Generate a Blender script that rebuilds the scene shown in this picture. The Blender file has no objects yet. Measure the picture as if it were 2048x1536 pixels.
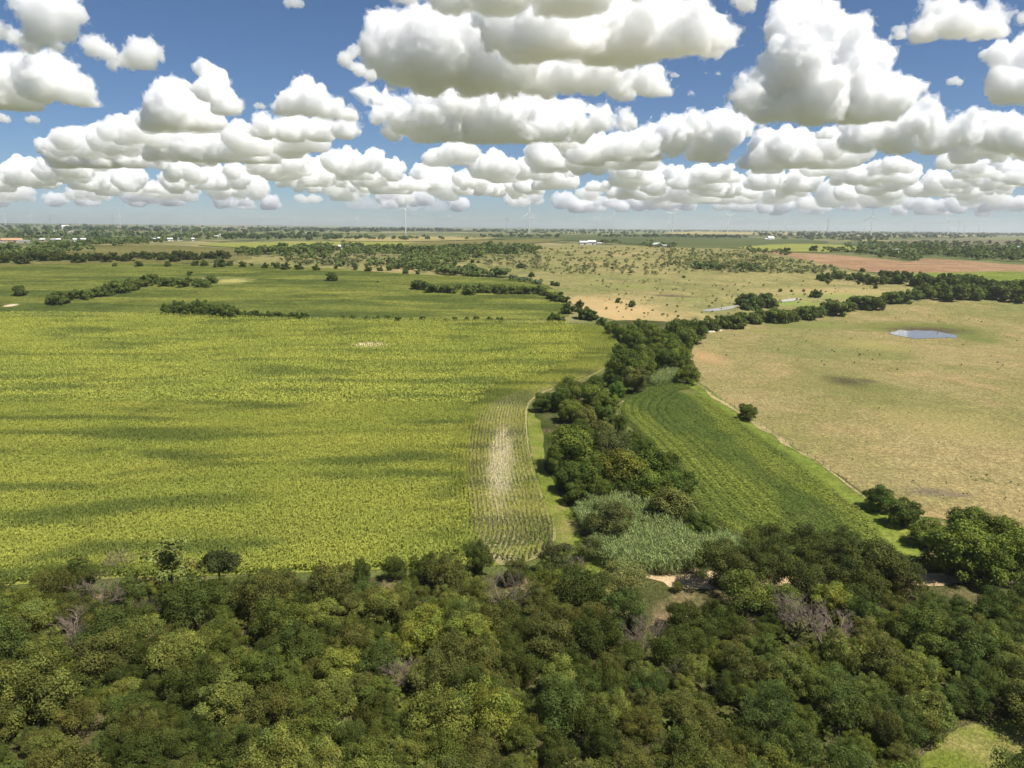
import bpy, bmesh, math, random, time
import numpy as np
from mathutils import Vector, Matrix, noise
from mathutils.geometry import delaunay_2d_cdt
T0 = time.time()
sc = bpy.context.scene
COL = sc.collection

# ------------------------------------------------------------------ camera
CAMZ, FPX = 60.0, 1420.0
cam = bpy.data.cameras.new('camera')
cam_ob = bpy.data.objects.new('camera', cam)
COL.objects.link(cam_ob)
sc.camera = cam_ob
cam.sensor_width = 36.0
cam.lens = 36.0 * FPX / 2048.0
cam.clip_start, cam.clip_end = 0.5, 250000.0
PITCH = math.atan((768 - 453) / FPX)
RM = Matrix.Rotation(math.pi / 2 - PITCH, 4, 'X') @ Matrix.Rotation(math.radians(0.5), 4, 'Z')
cam_ob.matrix_world = Matrix.Translation((0, 0, CAMZ)) @ RM
R3 = np.array(RM.to_3x3())

# ------------------------------------------------------------------ sky, sun, exposure
SUN_EL = math.radians(60)
sun_dir = Vector((0.88, -0.47, 0)).normalized() * math.cos(SUN_EL) + Vector((0, 0, math.sin(SUN_EL)))
world = bpy.data.worlds.new('World')
sc.world = world
world.use_nodes = True
wt = world.node_tree
bgn = wt.nodes['Background']
sky = wt.nodes.new('ShaderNodeTexSky')
sky.sky_type = 'NISHITA'
sky.sun_disc = False
sky.sun_elevation = SUN_EL
sky.sun_rotation = math.atan2(sun_dir.x, sun_dir.y)
sky.air_density = 0.85
sky.dust_density = 0.15
sky.ozone_density = 9.0
sky.altitude = 400
wt.links.new(sky.outputs[0], bgn.inputs[0])
bgn.inputs[1].default_value = 0.062
sun = bpy.data.lights.new('sun', 'SUN')
sun.energy = 5.0
sun.angle = math.radians(0.53)
sun.color = (1.0, 0.955, 0.875)
sun_ob = bpy.data.objects.new('sun', sun)
COL.objects.link(sun_ob)
sun_ob.rotation_euler = sun_dir.to_track_quat('Z', 'Y').to_euler()
sc.view_settings.view_transform = 'Standard'
sc.view_settings.look = 'None'
sc.view_settings.gamma = 1.0
sc.view_settings.exposure = 0.5
sc.view_settings.use_curve_mapping = False
sc.cycles.use_denoising = True
sc.cycles.max_bounces = 40
sc.cycles.adaptive_threshold = 0.02
sc.cycles.diffuse_bounces = 3
sc.cycles.glossy_bounces = 2
sc.cycles.transmission_bounces = 3
sc.cycles.volume_bounces = 40
sc.cycles.transparent_max_bounces = 48

# ------------------------------------------------------------------ helpers: noise, terrain, pixel <-> ground
def perlin(x, y, seed=0):
    x = np.asarray(x, float); y = np.asarray(y, float)
    xi = np.floor(x).astype(np.int64); yi = np.floor(y).astype(np.int64)
    xf = x - xi; yf = y - yi
    def g(ix, iy, dx, dy):
        h = (ix * 374761393 + iy * 668265263 + seed * 974634777) & 0xFFFFFFFF
        h = ((h ^ (h >> 13)) * 1274126177) & 0xFFFFFFFF
        h = (h ^ (h >> 16)) & 0xFFFF
        a = h * (2 * math.pi / 65536.0)
        return np.cos(a) * dx + np.sin(a) * dy
    u = xf * xf * xf * (xf * (xf * 6 - 15) + 10); v = yf * yf * yf * (yf * (yf * 6 - 15) + 10)
    a = g(xi, yi, xf, yf); b = g(xi + 1, yi, xf - 1, yf)
    c = g(xi, yi + 1, xf, yf - 1); d = g(xi + 1, yi + 1, xf - 1, yf - 1)
    return (a + (b - a) * u) * (1 - v) + (c + (d - c) * u) * v * 1.0

def fbm(x, y, seed=0, oct=3):
    s = 0; a = 1.0
    for i in range(oct):
        s = s + a * perlin(np.asarray(x) * 2 ** i, np.asarray(y) * 2 ** i, seed + i * 17); a *= 0.5
    return s

def perlin3(P, seed=0):
    I = np.floor(P).astype(np.int64); f = P - I
    u = f * f * f * (f * (f * 6 - 15) + 10)
    r = 0
    for k in range(8):
        o = np.array([k & 1, k >> 1 & 1, k >> 2 & 1])
        J = I + o
        h = (J[:, 0] * 374761393 + J[:, 1] * 668265263 + J[:, 2] * 1440670441 + seed * 974634777) & 0xFFFFFFFF
        h = ((h ^ (h >> 13)) * 1274126177) & 0xFFFFFFFF
        a = (h & 0xFFFF) * (2 * math.pi / 65536.0); z = ((h >> 16) & 0xFFFF) / 32768.0 - 1
        s = np.sqrt(np.clip(1 - z * z, 0, 1)); d = f - o
        w = np.where(o, u, 1 - u).prod(1)
        r = r + w * (np.cos(a) * s * d[:, 0] + np.sin(a) * s * d[:, 1] + z * d[:, 2])
    return r

def sstep(a, b, x):
    t = np.clip((np.asarray(x, float) - a) / (b - a), 0, 1)
    return t * t * (3 - 2 * t)

TD = np.array([-1000, 340, 380, 420, 470, 550, 650, 750, 850, 1000, 1300, 1800, 4000, 60000.])
TZ = np.array([0, 0, 0.6, 2.6, 6.5, 13.5, 20.5, 25.0, 27.3, 28.6, 29.5, 30.0, 30.5, 30.5])
_fd = np.arange(-1000, 60001, 10.0)
_fz = np.convolve(np.pad(np.interp(_fd, TD, TZ), 4, mode='edge'), np.ones(9) / 9, 'valid')

def terr_exact(x, y):
    x = np.asarray(x, float); y = np.asarray(y, float)
    d = y - 55 * sstep(40, 220, x)
    z = np.interp(d, _fd, _fz)
    z = z + sstep(430, 800, y) * 1.6 * perlin(x / 210, y / 260, 3)
    z = z + sstep(1500, 3500, y) * 5.0 * perlin(x / 1500, y / 1700, 5)
    z = z + sstep(4000, 9000, y) * 12.0 * fbm(x / 4200, y / 5000, 9, 2)
    z = z + sstep(5000, 9000, y) * sstep(0, -5000, x) * 14.0
    return z

_gy = np.concatenate([np.linspace(-1000, 280, 20), np.linspace(300, 1200, 300), np.geomspace(1206, 60000, 420)])
_gu = np.linspace(-1, 1, 361)
_gw = np.maximum(_gy, 0) * 1.4 + 500
_gz = terr_exact(_gu[None] * _gw[:, None], np.broadcast_to(_gy[:, None], (len(_gy), len(_gu))))
_gi = np.arange(len(_gy))
def terr(x, y):
    x = np.asarray(x, float); y = np.asarray(y, float)
    fi = np.interp(y, _gy, _gi); i = np.minimum(fi.astype(int), len(_gy) - 2); fi = fi - i
    fj = np.clip((x / (np.maximum(y, 0) * 1.4 + 500) + 1) * 180, 0, 359.999); j = fj.astype(int); fj = fj - j
    return (_gz[i, j] * (1 - fj) + _gz[i, j + 1] * fj) * (1 - fi) + (_gz[i + 1, j] * (1 - fj) + _gz[i + 1, j + 1] * fj) * fi

_ts = np.concatenate([np.geomspace(25, 380, 12)[:-1], np.geomspace(380, 1500, 60), np.geomspace(1520, 39000, 70)])
def G(px, py):
    """ground points seen at photo positions (array or scalar)"""
    px = np.atleast_1d(np.asarray(px, float)); py = np.atleast_1d(np.asarray(py, float))
    v = np.stack([(px - 1024) / FPX, -(py - 768) / FPX, -np.ones_like(px)], 0)
    d = R3 @ v
    d = d / d[1]
    out = np.empty((len(px), 3))
    for a in range(0, len(px), 1500):
        dx = d[0, a:a + 1500, None]; dz = d[2, a:a + 1500, None]
        X = dx * _ts[None]; Z = CAMZ + dz * _ts[None]
        below = (Z - terr(X, np.broadcast_to(_ts[None], X.shape))) < 0
        i = np.where(below.any(1), below.argmax(1), len(_ts) - 1)
        i = np.clip(i, 1, None)
        lo = _ts[i - 1].copy(); hi = _ts[i].copy()
        for _ in range(14):
            m = (lo + hi) / 2
            b = CAMZ + dz[:, 0] * m - terr(dx[:, 0] * m, m) < 0
            hi = np.where(b, m, hi); lo = np.where(b, lo, m)
        out[a:a + 1500, 0] = dx[:, 0] * hi; out[a:a + 1500, 1] = hi
        out[a:a + 1500, 2] = terr(dx[:, 0] * hi, hi)
    return out

def ray(px, py):
    d = R3 @ np.array([(px - 1024) / FPX, -(py - 768) / FPX, -1.0])
    return d / d[1]

def project(P):
    q = (np.atleast_2d(P) - np.array([0, 0, CAMZ])) @ R3
    return np.stack([1024 + FPX * q[:, 0] / -q[:, 2], 768 - FPX * q[:, 1] / -q[:, 2]], 1)

def horizon_y(px):
    return 453 + (px - 1024) * math.tan(math.radians(0.5))

def inpoly(x, y, poly):
    x = np.asarray(x, float); y = np.asarray(y, float)
    r = np.zeros(x.shape, bool)
    n = len(poly)
    for i in range(n):
        x1, y1 = poly[i][:2]; x2, y2 = poly[(i + 1) % n][:2]
        if y1 == y2:
            continue
        c = ((y1 > y) != (y2 > y)) & (x < (x2 - x1) * (y - y1) / (y2 - y1) + x1)
        r ^= c
    return r

# ------------------------------------------------------------------ helpers: objects, meshes, materials
def mesh_np(name, V, F, mat=None, col=None, smooth=False):
    me = bpy.data.meshes.new(name)
    V = np.asarray(V, np.float32); F = np.asarray(F, np.int32)
    n, k = F.shape
    me.vertices.add(len(V)); me.vertices.foreach_set('co', V.ravel())
    me.loops.add(n * k); me.loops.foreach_set('vertex_index', F.ravel())
    me.polygons.add(n); me.polygons.foreach_set('loop_start', np.arange(0, n * k, k, dtype=np.int32))
    if smooth:
        me.polygons.foreach_set('use_smooth', np.ones(n, bool))
    if col is not None:
        at = me.attributes.new('col', 'FLOAT_COLOR', 'POINT')
        c = np.ones((len(V), 4), np.float32); c[:, :3] = col
        at.data.foreach_set('color', c.ravel())
    if mat is not None:
        me.materials.append(mat)
    me.update(calc_edges=True)
    return me

def obj(name, me, parent=None, label=None, cat=None, group=None, kind=None):
    o = bpy.data.objects.new(name, me)
    COL.objects.link(o)
    if parent is not None:
        o.parent = parent
    tag(o, label, cat, group, kind)
    return o

def tag(o, label=None, cat=None, group=None, kind=None):
    if label: o['label'] = label
    if cat: o['category'] = cat
    if group: o['group'] = group
    if kind: o['kind'] = kind
    return o

def new_mat(name):
    m = bpy.data.materials.new(name)
    m.use_nodes = True
    t = m.node_tree
    for n in list(t.nodes):
        t.nodes.remove(n)
    return m, t, t.nodes, t.links

def N(nodes, kind, **kw):
    n = nodes.new(kind)
    for k, v in kw.items():
        setattr(n, k, v)
    return n

def rgb(c):
    return (c[0], c[1], c[2], 1.0)

def noise_fac(t, scale, detail=3.0, lo=0.4, hi=0.6, stretch=None, rot=0.0, rough=0.55):
    nd, ln = t.nodes, t.links
    g = N(nd, 'ShaderNodeNewGeometry')
    mp = N(nd, 'ShaderNodeMapping')
    mp.inputs['Rotation'].default_value = (0, 0, rot)
    mp.inputs['Scale'].default_value = stretch or (1, 1, 1)
    ln.new(g.outputs['Position'], mp.inputs['Vector'])
    nz = N(nd, 'ShaderNodeTexNoise')
    nz.inputs['Scale'].default_value = scale
    nz.inputs['Detail'].default_value = detail
    nz.inputs['Roughness'].default_value = rough
    ln.new(mp.outputs[0], nz.inputs['Vector'])
    mr = N(nd, 'ShaderNodeMapRange', interpolation_type='SMOOTHSTEP')
    mr.inputs['From Min'].default_value = lo
    mr.inputs['From Max'].default_value = hi
    ln.new(nz.outputs['Fac'], mr.inputs['Value'])
    return mr.outputs['Result']

def mixc(t, fac, a, b):
    m = N(t.nodes, 'ShaderNodeMix', data_type='RGBA')
    for s, v in ((m.inputs[0], fac), (m.inputs[6], a), (m.inputs[7], b)):
        if hasattr(v, 'is_output'):
            t.links.new(v, s)
        elif isinstance(v, (int, float)):
            s.default_value = v
        else:
            s.default_value = rgb(v)
    return m.outputs[2]

def ellipse_mask(t, px, py, wx, wy, soft=0.5, wob=0.5, strength=1.0, wscale=None):
    wx, wy = wx * 1.25, wy * 1.25
    """a stain lying on the ground round the place seen at photo position (px,py)"""
    c = G(px, py)[0]; e = G(px + wx, py)[0]; f = G(px, py + wy)[0]; h = G(px, py - wy)[0]
    rx = abs(e[0] - c[0]); ry = abs(h[1] - f[1]) / 2
    nd, ln = t.nodes, t.links
    g = N(nd, 'ShaderNodeNewGeometry')
    sep = N(nd, 'ShaderNodeVectorMath', operation='MULTIPLY')
    sep.inputs[1].default_value = (1, 1, 0)
    ln.new(g.outputs['Position'], sep.inputs[0])
    mp = N(nd, 'ShaderNodeMapping', vector_type='TEXTURE')
    mp.inputs['Location'].default_value = (c[0], c[1], 0)
    mp.inputs['Scale'].default_value = (rx, ry, 1)
    ln.new(sep.outputs[0], mp.inputs['Vector'])
    le = N(nd, 'ShaderNodeVectorMath', operation='LENGTH')
    ln.new(mp.outputs[0], le.inputs[0])
    nz = N(nd, 'ShaderNodeTexNoise')
    nz.inputs['Scale'].default_value = wscale or 3.0 / max(min(rx, ry), 1)
    nz.inputs['Detail'].default_value = 4
    ln.new(g.outputs['Position'], nz.inputs['Vector'])
    a = N(nd, 'ShaderNodeMath', operation='MULTIPLY_ADD')
    ln.new(nz.outputs['Fac'], a.inputs[0]); a.inputs[1].default_value = wob * 2
    ln.new(le.outputs['Value'], a.inputs[2])
    mr = N(nd, 'ShaderNodeMapRange', interpolation_type='SMOOTHSTEP')
    mr.inputs['From Min'].default_value = 1 + wob + soft / 2
    mr.inputs['From Max'].default_value = 1 + wob - soft
    mr.inputs['To Max'].default_value = strength
    ln.new(a.outputs[0], mr.inputs['Value'])
    return mr.outputs['Result']

def finish(m, t, color, rough=0.95, bump=None, spec=0.1, dist=1.0):
    p = N(t.nodes, 'ShaderNodeBsdfPrincipled')
    o = N(t.nodes, 'ShaderNodeOutputMaterial')
    if hasattr(color, 'is_output'):
        t.links.new(color, p.inputs['Base Color'])
    else:
        p.inputs['Base Color'].default_value = rgb(color)
    p.inputs['Roughness'].default_value = rough
    p.inputs['Specular IOR Level'].default_value = spec
    if bump is not None:
        b = N(t.nodes, 'ShaderNodeBump')
        b.inputs['Strength'].default_value = 0.8
        b.inputs['Distance'].default_value = dist
        t.links.new(bump, b.inputs['Height'])
        t.links.new(b.outputs[0], p.inputs['Normal'])
    t.links.new(p.outputs[0], o.inputs['Surface'])
    return m

def ground_mat(name, a, b, c, s1, s2, stains=(), stretch=None, rot=0.0, fine=0.8, bump=0.6, lo=.38, hi=.62, s3=0.15, mottle=None):
    """three-tone ground cover: broad patches (b), streaks (c), fine speckle"""
    m, t, nd, ln = new_mat(name)
    col = mixc(t, noise_fac(t, s1, 4, lo, hi, stretch, rot), a, b)
    col = mixc(t, noise_fac(t, s2, 4, 0.48, 0.72, stretch, rot + .2), col, c)
    if mottle:
        col = mixc(t, noise_fac(t, .009, 5, .5, .66), col, mottle)
        col = mixc(t, noise_fac(t, .05, 6, .60, .70, (1, .6, 1), .5, .7), col, tuple(x * .72 for x in mottle))
    k = 0.72
    sp = noise_fac(t, fine, 3, 0.3, 0.7, None, 0, 0.7)
    dark = N(nd, 'ShaderNodeMix', data_type='RGBA', blend_type='MULTIPLY')
    dark.inputs[0].default_value = 1.0
    ln.new(col, dark.inputs[6])
    sh = mixc(t, sp, (k, k, k * .95), (1.18, 1.18, 1.15))
    ln.new(sh, dark.inputs[7])
    sp2 = noise_fac(t, s3, 3, 0.3, 0.7, None, 0, 0.6)
    d2 = N(nd, 'ShaderNodeMix', data_type='RGBA', blend_type='MULTIPLY')
    d2.inputs[0].default_value = 1.0
    ln.new(dark.outputs[2], d2.inputs[6])
    ln.new(mixc(t, sp2, (.84, .85, .82), (1.12, 1.11, 1.1)), d2.inputs[7])
    col = d2.outputs[2]
    for (px, py, wx, wy, cc, soft, st) in stains:
        col = mixc(t, ellipse_mask(t, px, py, wx, wy, soft, 0.6, st), col, cc)
    return finish(m, t, col, 0.97, sp, 0.05, bump)

def plain_mat(name, c, rough=0.7, spec=0.3, var=0.12, scale=2.0, metal=0.0):
    m, t, nd, ln = new_mat(name)
    col = mixc(t, noise_fac(t, scale, 3, .3, .7), tuple(x * (1 - var) for x in c), tuple(min(1, x * (1 + var)) for x in c))
    finish(m, t, col, rough, None, spec)
    return m

def leaf_mat(name, trans=0.3, use_obj=True):
    m, t, nd, ln = new_mat(name)
    at = N(nd, 'ShaderNodeAttribute', attribute_name='col')
    col = at.outputs['Color']
    if use_obj:
        oi = N(nd, 'ShaderNodeObjectInfo')
        mu = N(nd, 'ShaderNodeMix', data_type='RGBA', blend_type='MULTIPLY')
        mu.inputs[0].default_value = 1.0
        ln.new(col, mu.inputs[6]); ln.new(oi.outputs['Color'], mu.inputs[7])
        col = mu.outputs[2]
    p = N(nd, 'ShaderNodeBsdfPrincipled')
    p.inputs['Roughness'].default_value = 0.75
    p.inputs['Specular IOR Level'].default_value = 0.08
    ln.new(col, p.inputs['Base Color'])
    tr = N(nd, 'ShaderNodeBsdfTranslucent')
    tc = N(nd, 'ShaderNodeMix', data_type='RGBA', blend_type='MULTIPLY')
    tc.inputs[0].default_value = 1.0
    tc.inputs[7].default_value = (1.1, 1.2, .5, 1)
    ln.new(col, tc.inputs[6]); ln.new(tc.outputs[2], tr.inputs['Color'])
    mx = N(nd, 'ShaderNodeMixShader')
    mx.inputs[0].default_value = trans
    ln.new(p.outputs[0], mx.inputs[1]); ln.new(tr.outputs[0], mx.inputs[2])
    o = N(nd, 'ShaderNodeOutputMaterial')
    ln.new(mx.outputs[0], o.inputs['Surface'])
    return m

ORD = ['first', 'second', 'third', 'fourth', 'fifth', 'sixth', 'seventh', 'eighth', 'ninth', 'tenth', 'eleventh', 'twelfth',
       'thirteenth', 'fourteenth', 'fifteenth', 'sixteenth', 'seventeenth', 'eighteenth', 'nineteenth', 'twentieth']
def ordinal(i):
    if i < 20: return ORD[i]
    tens = ['twenty', 'thirty', 'forty', 'fifty', 'sixty', 'seventy']; n = i + 1
    t_ = tens[n // 10 - 2]
    return t_ + '-' + ORD[n % 10 - 1] if n % 10 else t_[:-1] + 'ieth'

# ------------------------------------------------------------------ the ground sheet
def low(y):
    return 0.06 + np.clip(np.asarray(y) - 300, 0, None) * 0.0006

ys = np.concatenate([np.linspace(-300, 20, 12)[:-1], np.geomspace(1, 100, 30) * 0 + np.linspace(20, 300, 30), np.geomspace(306, 42000, 210)])
us = np.linspace(-1, 1, 181)
YY, UU = np.meshgrid(ys, us, indexing='ij')
XX = UU * (np.maximum(YY, 0) * 1.25 + 320)
ZZ = terr(XX, YY) - low(YY)
nr, nc = YY.shape
idx = np.arange(nr * nc).reshape(nr, nc)
GF = np.stack([idx[:-1, :-1], idx[:-1, 1:], idx[1:, 1:], idx[1:, :-1]], -1).reshape(-1, 4)

def build_ground_mat():
    m, t, nd, ln = new_mat('grassland')
    near = mixc(t, noise_fac(t, 0.06, 4, .4, .62), (.135, .15, .042), (.085, .105, .028))
    near = mixc(t, noise_fac(t, 0.11, 4, .58, .68), near, (.36, .245, .135))
    # far country: a patchwork of pasture, crops and woods
    g = N(nd, 'ShaderNodeNewGeometry')
    mp = N(nd, 'ShaderNodeMapping'); mp.inputs['Scale'].default_value = (1 / 620, 1 / 520, 0)
    mp.inputs['Rotation'].default_value = (0, 0, 0.15)
    ln.new(g.outputs['Position'], mp.inputs['Vector'])
    vo = N(nd, 'ShaderNodeTexVoronoi', distance='CHEBYCHEV'); vo.inputs['Randomness'].default_value = 0.8
    vo.inputs['Scale'].default_value = 1.0
    ln.new(mp.outputs[0], vo.inputs['Vector'])
    sp = N(nd, 'ShaderNodeSeparateColor'); ln.new(vo.outputs['Color'], sp.inputs[0])
    cr = N(nd, 'ShaderNodeValToRGB'); cr.color_ramp.interpolation = 'CONSTANT'
    e = cr.color_ramp.elements
    stops = [(0, (.15, .165, .06)), (.18, (.30, .25, .11)), (.36, (.10, .125, .045)), (.52, (.22, .21, .085)), (.68, (.075, .10, .04)), (.82, (.33, .27, .125)), (.93, (.23, .16, .095))]
    e[0].color = rgb(stops[0][1]); e[1].position = stops[1][0]; e[1].color = rgb(stops[1][1])
    for p_, c_ in stops[2:]:
        q = e.new(p_); q.color = rgb(c_)
    ln.new(sp.outputs[0], cr.inputs[0])
    far = mixc(t, noise_fac(t, 0.004, 5, .35, .65), cr.outputs[0], (.16, .165, .065))
    far = mixc(t, noise_fac(t, 0.02, 4, .5, .62, (1, .5, 1)), far, (.06, .085, .035))
    s = N(nd, 'ShaderNodeSeparateXYZ'); ln.new(g.outputs['Position'], s.inputs[0])
    mr = N(nd, 'ShaderNodeMapRange'); mr.inputs['From Min'].default_value = 700; mr.inputs['From Max'].default_value = 1000
    ln.new(s.outputs['Y'], mr.inputs['Value'])
    mid = mixc(t, noise_fac(t, 0.02, 4, .4, .6), (.24, .22, .09), (.13, .15, .05))
    mr0 = N(nd, 'ShaderNodeMapRange'); mr0.inputs['From Min'].default_value = 160; mr0.inputs['From Max'].default_value = 420
    ln.new(s.outputs['Y'], mr0.inputs['Value'])
    col = mixc(t, mr0.outputs[0], near, mid)
    col = mixc(t, mr.outputs[0], col, far)
    return finish(m, t, col, .97, noise_fac(t, 1.2, 3, .3, .7), .05, .5)

obj('ground', mesh_np('ground', np.stack([XX, YY, ZZ], -1).reshape(-1, 3), GF, build_ground_mat(), smooth=True), kind='structure')

# ------------------------------------------------------------------ fields as sheets draped over the ground
def densify(poly, step=8.0):
    out = []
    n = len(poly)
    for i in range(n):
        a = np.array(poly[i], float); b = np.array(poly[(i + 1) % n], float)
        p = max(4.0, (a[1] + b[1]) / 2 - 450)
        st = min(step * 2, max(2.5, p * 0.08)) 
        k = max(1, int(math.ceil(max(abs(a[0] - b[0]) / (st * 2.5), abs(a[1] - b[1]) / st))))
        for j in range(k):
            out.append(a + (b - a) * j / k)
    return np.array(out)

def smooth_poly(poly, it=1):
    P = [np.array(p, float) for p in poly]
    for _ in range(it):
        Q = []
        for i in range(len(P)):
            a, b = P[i], P[(i + 1) % len(P)]
            Q += [a * .75 + b * .25, a * .25 + b * .75]
        P = Q
    return [tuple(p) for p in P]

def sheet(name, poly, mat, layer, kind='structure', smooth=1, flat=False, wob=0.0, label=None):
    poly = smooth_poly(poly, smooth)
    B = densify(poly)
    if wob:
        p = np.clip(B[:, 1] - 450, 4, None)
        B = B + np.stack([perlin(B[:, 0] / 9, B[:, 1] / 5, 31), perlin(B[:, 0] / 9, B[:, 1] / 5, 77) * .5], 1) * wob * (p / 150)[:, None]
    pts = []
    y = B[:, 1].min()
    x0, x1, y1 = B[:, 0].min(), B[:, 0].max(), B[:, 1].max()
    while y < y1:
        p = max(3.0, y - 451)
        dy = min(16.0, max(1.2, p * .055)); y += dy
        xs = np.arange(x0, x1, dy * 3.0)
        pts.append(np.stack([xs, np.full_like(xs, y)], 1))
    I = np.concatenate(pts) if pts else np.zeros((0, 2))
    if len(I):
        I = I[inpoly(I[:, 0], I[:, 1], B)]
        # keep clear of the boundary
        keep = np.ones(len(I), bool)
        for a in range(0, len(I), 800):
            q = I[a:a + 800, None, :] - B[None]
            keep[a:a + 800] = (q[..., 0] ** 2 / 4 + q[..., 1] ** 2).min(1) > .5
        I = I[keep]
    A = np.concatenate([B, I])
    nb = len(B)
    vs, es, fs, *_ = delaunay_2d_cdt([Vector(p) for p in A], [(i, (i + 1) % nb) for i in range(nb)], [], 1, 1e-4)
    vs = np.array([v[:] for v in vs])
    P = G(vs[:, 0], vs[:, 1])
    if flat:
        P[:, 2] = P[:, 2].mean()
    P[:, 2] += 0.012 * layer * (1 + P[:, 1] / 120)
    F = np.array([f for f in fs if len(f) == 3])
    # face up
    n = np.cross(P[F[:, 1]] - P[F[:, 0]], P[F[:, 2]] - P[F[:, 0]])[:, 2]
    F[n < 0] = F[n < 0][:, ::-1]
    return obj(name, mesh_np(name, P, F, mat, smooth=True), kind=kind, label=label)

TAN, TAN2, TAN3 = (.42, .325, .135), (.345, .29, .105), (.30, .275, .085)
POLY = {}
POLY['corn'] = [(-500, 640), (-200, 632), (0, 628), (330, 632), (460, 637), (640, 641), (900, 644), (1130, 647), (1195, 651), (1225, 670), (1243, 698), (1243, 712),
                (1215, 735), (1180, 755), (1130, 772), (1085, 785), (1065, 800), (1055, 815), (1053, 850), (1058, 900), (1068, 940), (1088, 990), (1110, 1050),
                (1113, 1085), (1060, 1125), (1000, 1132), (800, 1138), (600, 1146), (400, 1152), (200, 1158), (0, 1172), (-500, 1215)]
POLY['hill'] = [(-500, 570), (-200, 545), (0, 531), (170, 527), (330, 527), (520, 530), (660, 537), (830, 549), (1000, 556), (1080, 568), (1105, 575), (1140, 608),
                (1138, 640), (900, 641), (640, 638), (330, 629), (0, 625), (-500, 637)]
POLY['teardrop'] = [(1237, 812), (1262, 790), (1310, 768), (1360, 768), (1392, 780), (1420, 800), (1477, 844), (1553, 898), (1640, 955), (1725, 1028), (1780, 1084), (1762, 1130), (1600, 1125),
                    (1500, 1095), (1462, 1066), (1425, 1048), (1392, 1012), (1352, 962), (1312, 905), (1272, 862), (1242, 840)]

soil = ground_mat('crop_soil', (.25, .27, .055), (.20, .22, .045), (.27, .27, .07), .05, .08, [
        (742, 690, 36, 5, (.66, .53, .36), .5, 1.0), ], fine=2.0, bump=.2)
head_soil = ground_mat('headland_soil', (.285, .25, .11), (.235, .22, .08), (.34, .285, .14), .08, .1, [(1003, 905, 30, 115, (.52, .435, .28), 1.5, .8), (1000, 925, 16, 50, (.6, .5, .34), 1.2, .7), (1022, 830, 30, 40, (.50, .42, .24), 1.4, .8), (1090, 782, 60, 14, (.42, .37, .19), 1.4, .7), (1015, 1085, 55, 22, (.40, .31, .19), .9, .5)], fine=2.0, bump=.2)
hill_m = ground_mat('hillside_crop', (.135, .152, .032), (.078, .10, .022), (.20, .205, .042), .035, .05, [(22, 611, 10, 2.5, (.6, .48, .32), .5, 1.0), (465, 562, 30, 5, (.38, .34, .12), .8, .9),
        (420, 556, 14, 1.6, (.45, .4, .25), .8, .6)], stretch=(.22, 1.25, 1), rot=.06, fine=.35, bump=.9, lo=.40, hi=.56, s3=.07)
tear_soil = ground_mat('young_crop_soil', (.15, .175, .04), (.11, .135, .03), (.17, .165, .05), .05, .08, fine=2.0, bump=.2)
pasture_m = ground_mat('dry_pasture', (.31, .25, .112), (.24, .212, .08), (.345, .255, .118), .020, .045, [
        (1715, 772, 70, 26, (.16, .16, .045), 1.1, .9), (1690, 762, 30, 9, (.085, .075, .035), .9, .95), (1735, 762, 16, 4, (.10, .09, .045), .8, .8),
        (1820, 656, 140, 10, (.15, .165, .04), .8, .95), (1912, 664, 56, 15, (.135, .155, .038), .8, .95), (1955, 679, 30, 7, (.14, .16, .04), .8, .9),
        (1855, 661, 66, 6, (.10, .078, .045), .7, .95), (1580, 651, 75, 9, (.165, .175, .05), .9, .95), (1520, 663, 44, 3, (.2, .21, .06), .9, .8),
        (1860, 984, 44, 8, (.15, .12, .085), .9, .8), (1920, 990, 26, 4, (.17, .13, .09), .9, .6), (1640, 650, 40, 4, (.2, .22, .06), .9, .7), (2020, 720, 60, 5, (.25, .21, .09), .9, .6),
        (1740, 690, 60, 10, (.29, .26, .085), .9, .7), (1900, 850, 100, 30, (.31, .26, .095), .9, .6), (1415, 715, 30, 12, (.46, .285, .14), .9, .7)],
        fine=.7, bump=.5, s3=.16, mottle=(.205, .20, .072))
scrub_m = ground_mat('scrub_pasture', (.25, .22, .09), (.185, .18, .068), (.32, .25, .115), .012, .02, [(1220, 622, 120, 24, (.46, .32, .15), 1.0, .85), (1650, 583, 120, 8, (.40, .30, .13), .9, .6), (1260, 573, 60, 4, (.19, .2, .06), .8, .7),
        (1390, 620, 60, 3, (.22, .2, .075), .8, .8), (1375, 597, 45, 3, (.2, .21, .065), .8, .8), (1345, 592, 40, 2.0, (.12, .09, .055), .6, .9), (1560, 606, 60, 5, (.18, .24, .05), .8, .9), (1660, 592, 80, 4, (.2, .24, .06), .8, .7)], stretch=(.5, 1, 1), fine=.35, bump=.35, s3=.07, mottle=(.185, .185, .068))
red_m = ground_mat('red_bare_soil', (.285, .175, .10), (.24, .145, .08), (.36, .25, .15), .02, .03, stretch=(.3, 1.5, 1), fine=.4, bump=.15, s3=.06)
green_m = ground_mat('bright_grass', (.165, .20, .034), (.135, .17, .03), (.20, .22, .045), .03, .05, fine=.5, bump=.3)
grass_m = ground_mat('margin_grass', (.18, .215, .035), (.145, .175, .03), (.28, .235, .09), .06, .09, fine=1.6, bump=.2)
olive_m = ground_mat('olive_crop', (.155, .14, .05), (.125, .12, .038), (.185, .165, .055), .01, .02, stretch=(.3, 1, 1), fine=.3, bump=.4)
yellow_m = ground_mat('pale_green_field', (.25, .255, .06), (.20, .22, .05), (.29, .27, .08), .01, .02, stretch=(.3, 1, 1), fine=.2, bump=.3)
dark_m = ground_mat('dark_green_crop', (.085, .105, .035), (.07, .088, .03), (.115, .125, .045), .008, .015, stretch=(.3, 1, 1), fine=.2, bump=.3)
greybrown_m = ground_mat('grey_brown_field', (.17, .145, .085), (.14, .125, .07), (.19, .165, .09), .008, .015, stretch=(.3, 1, 1), fine=.2, bump=.3)
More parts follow.
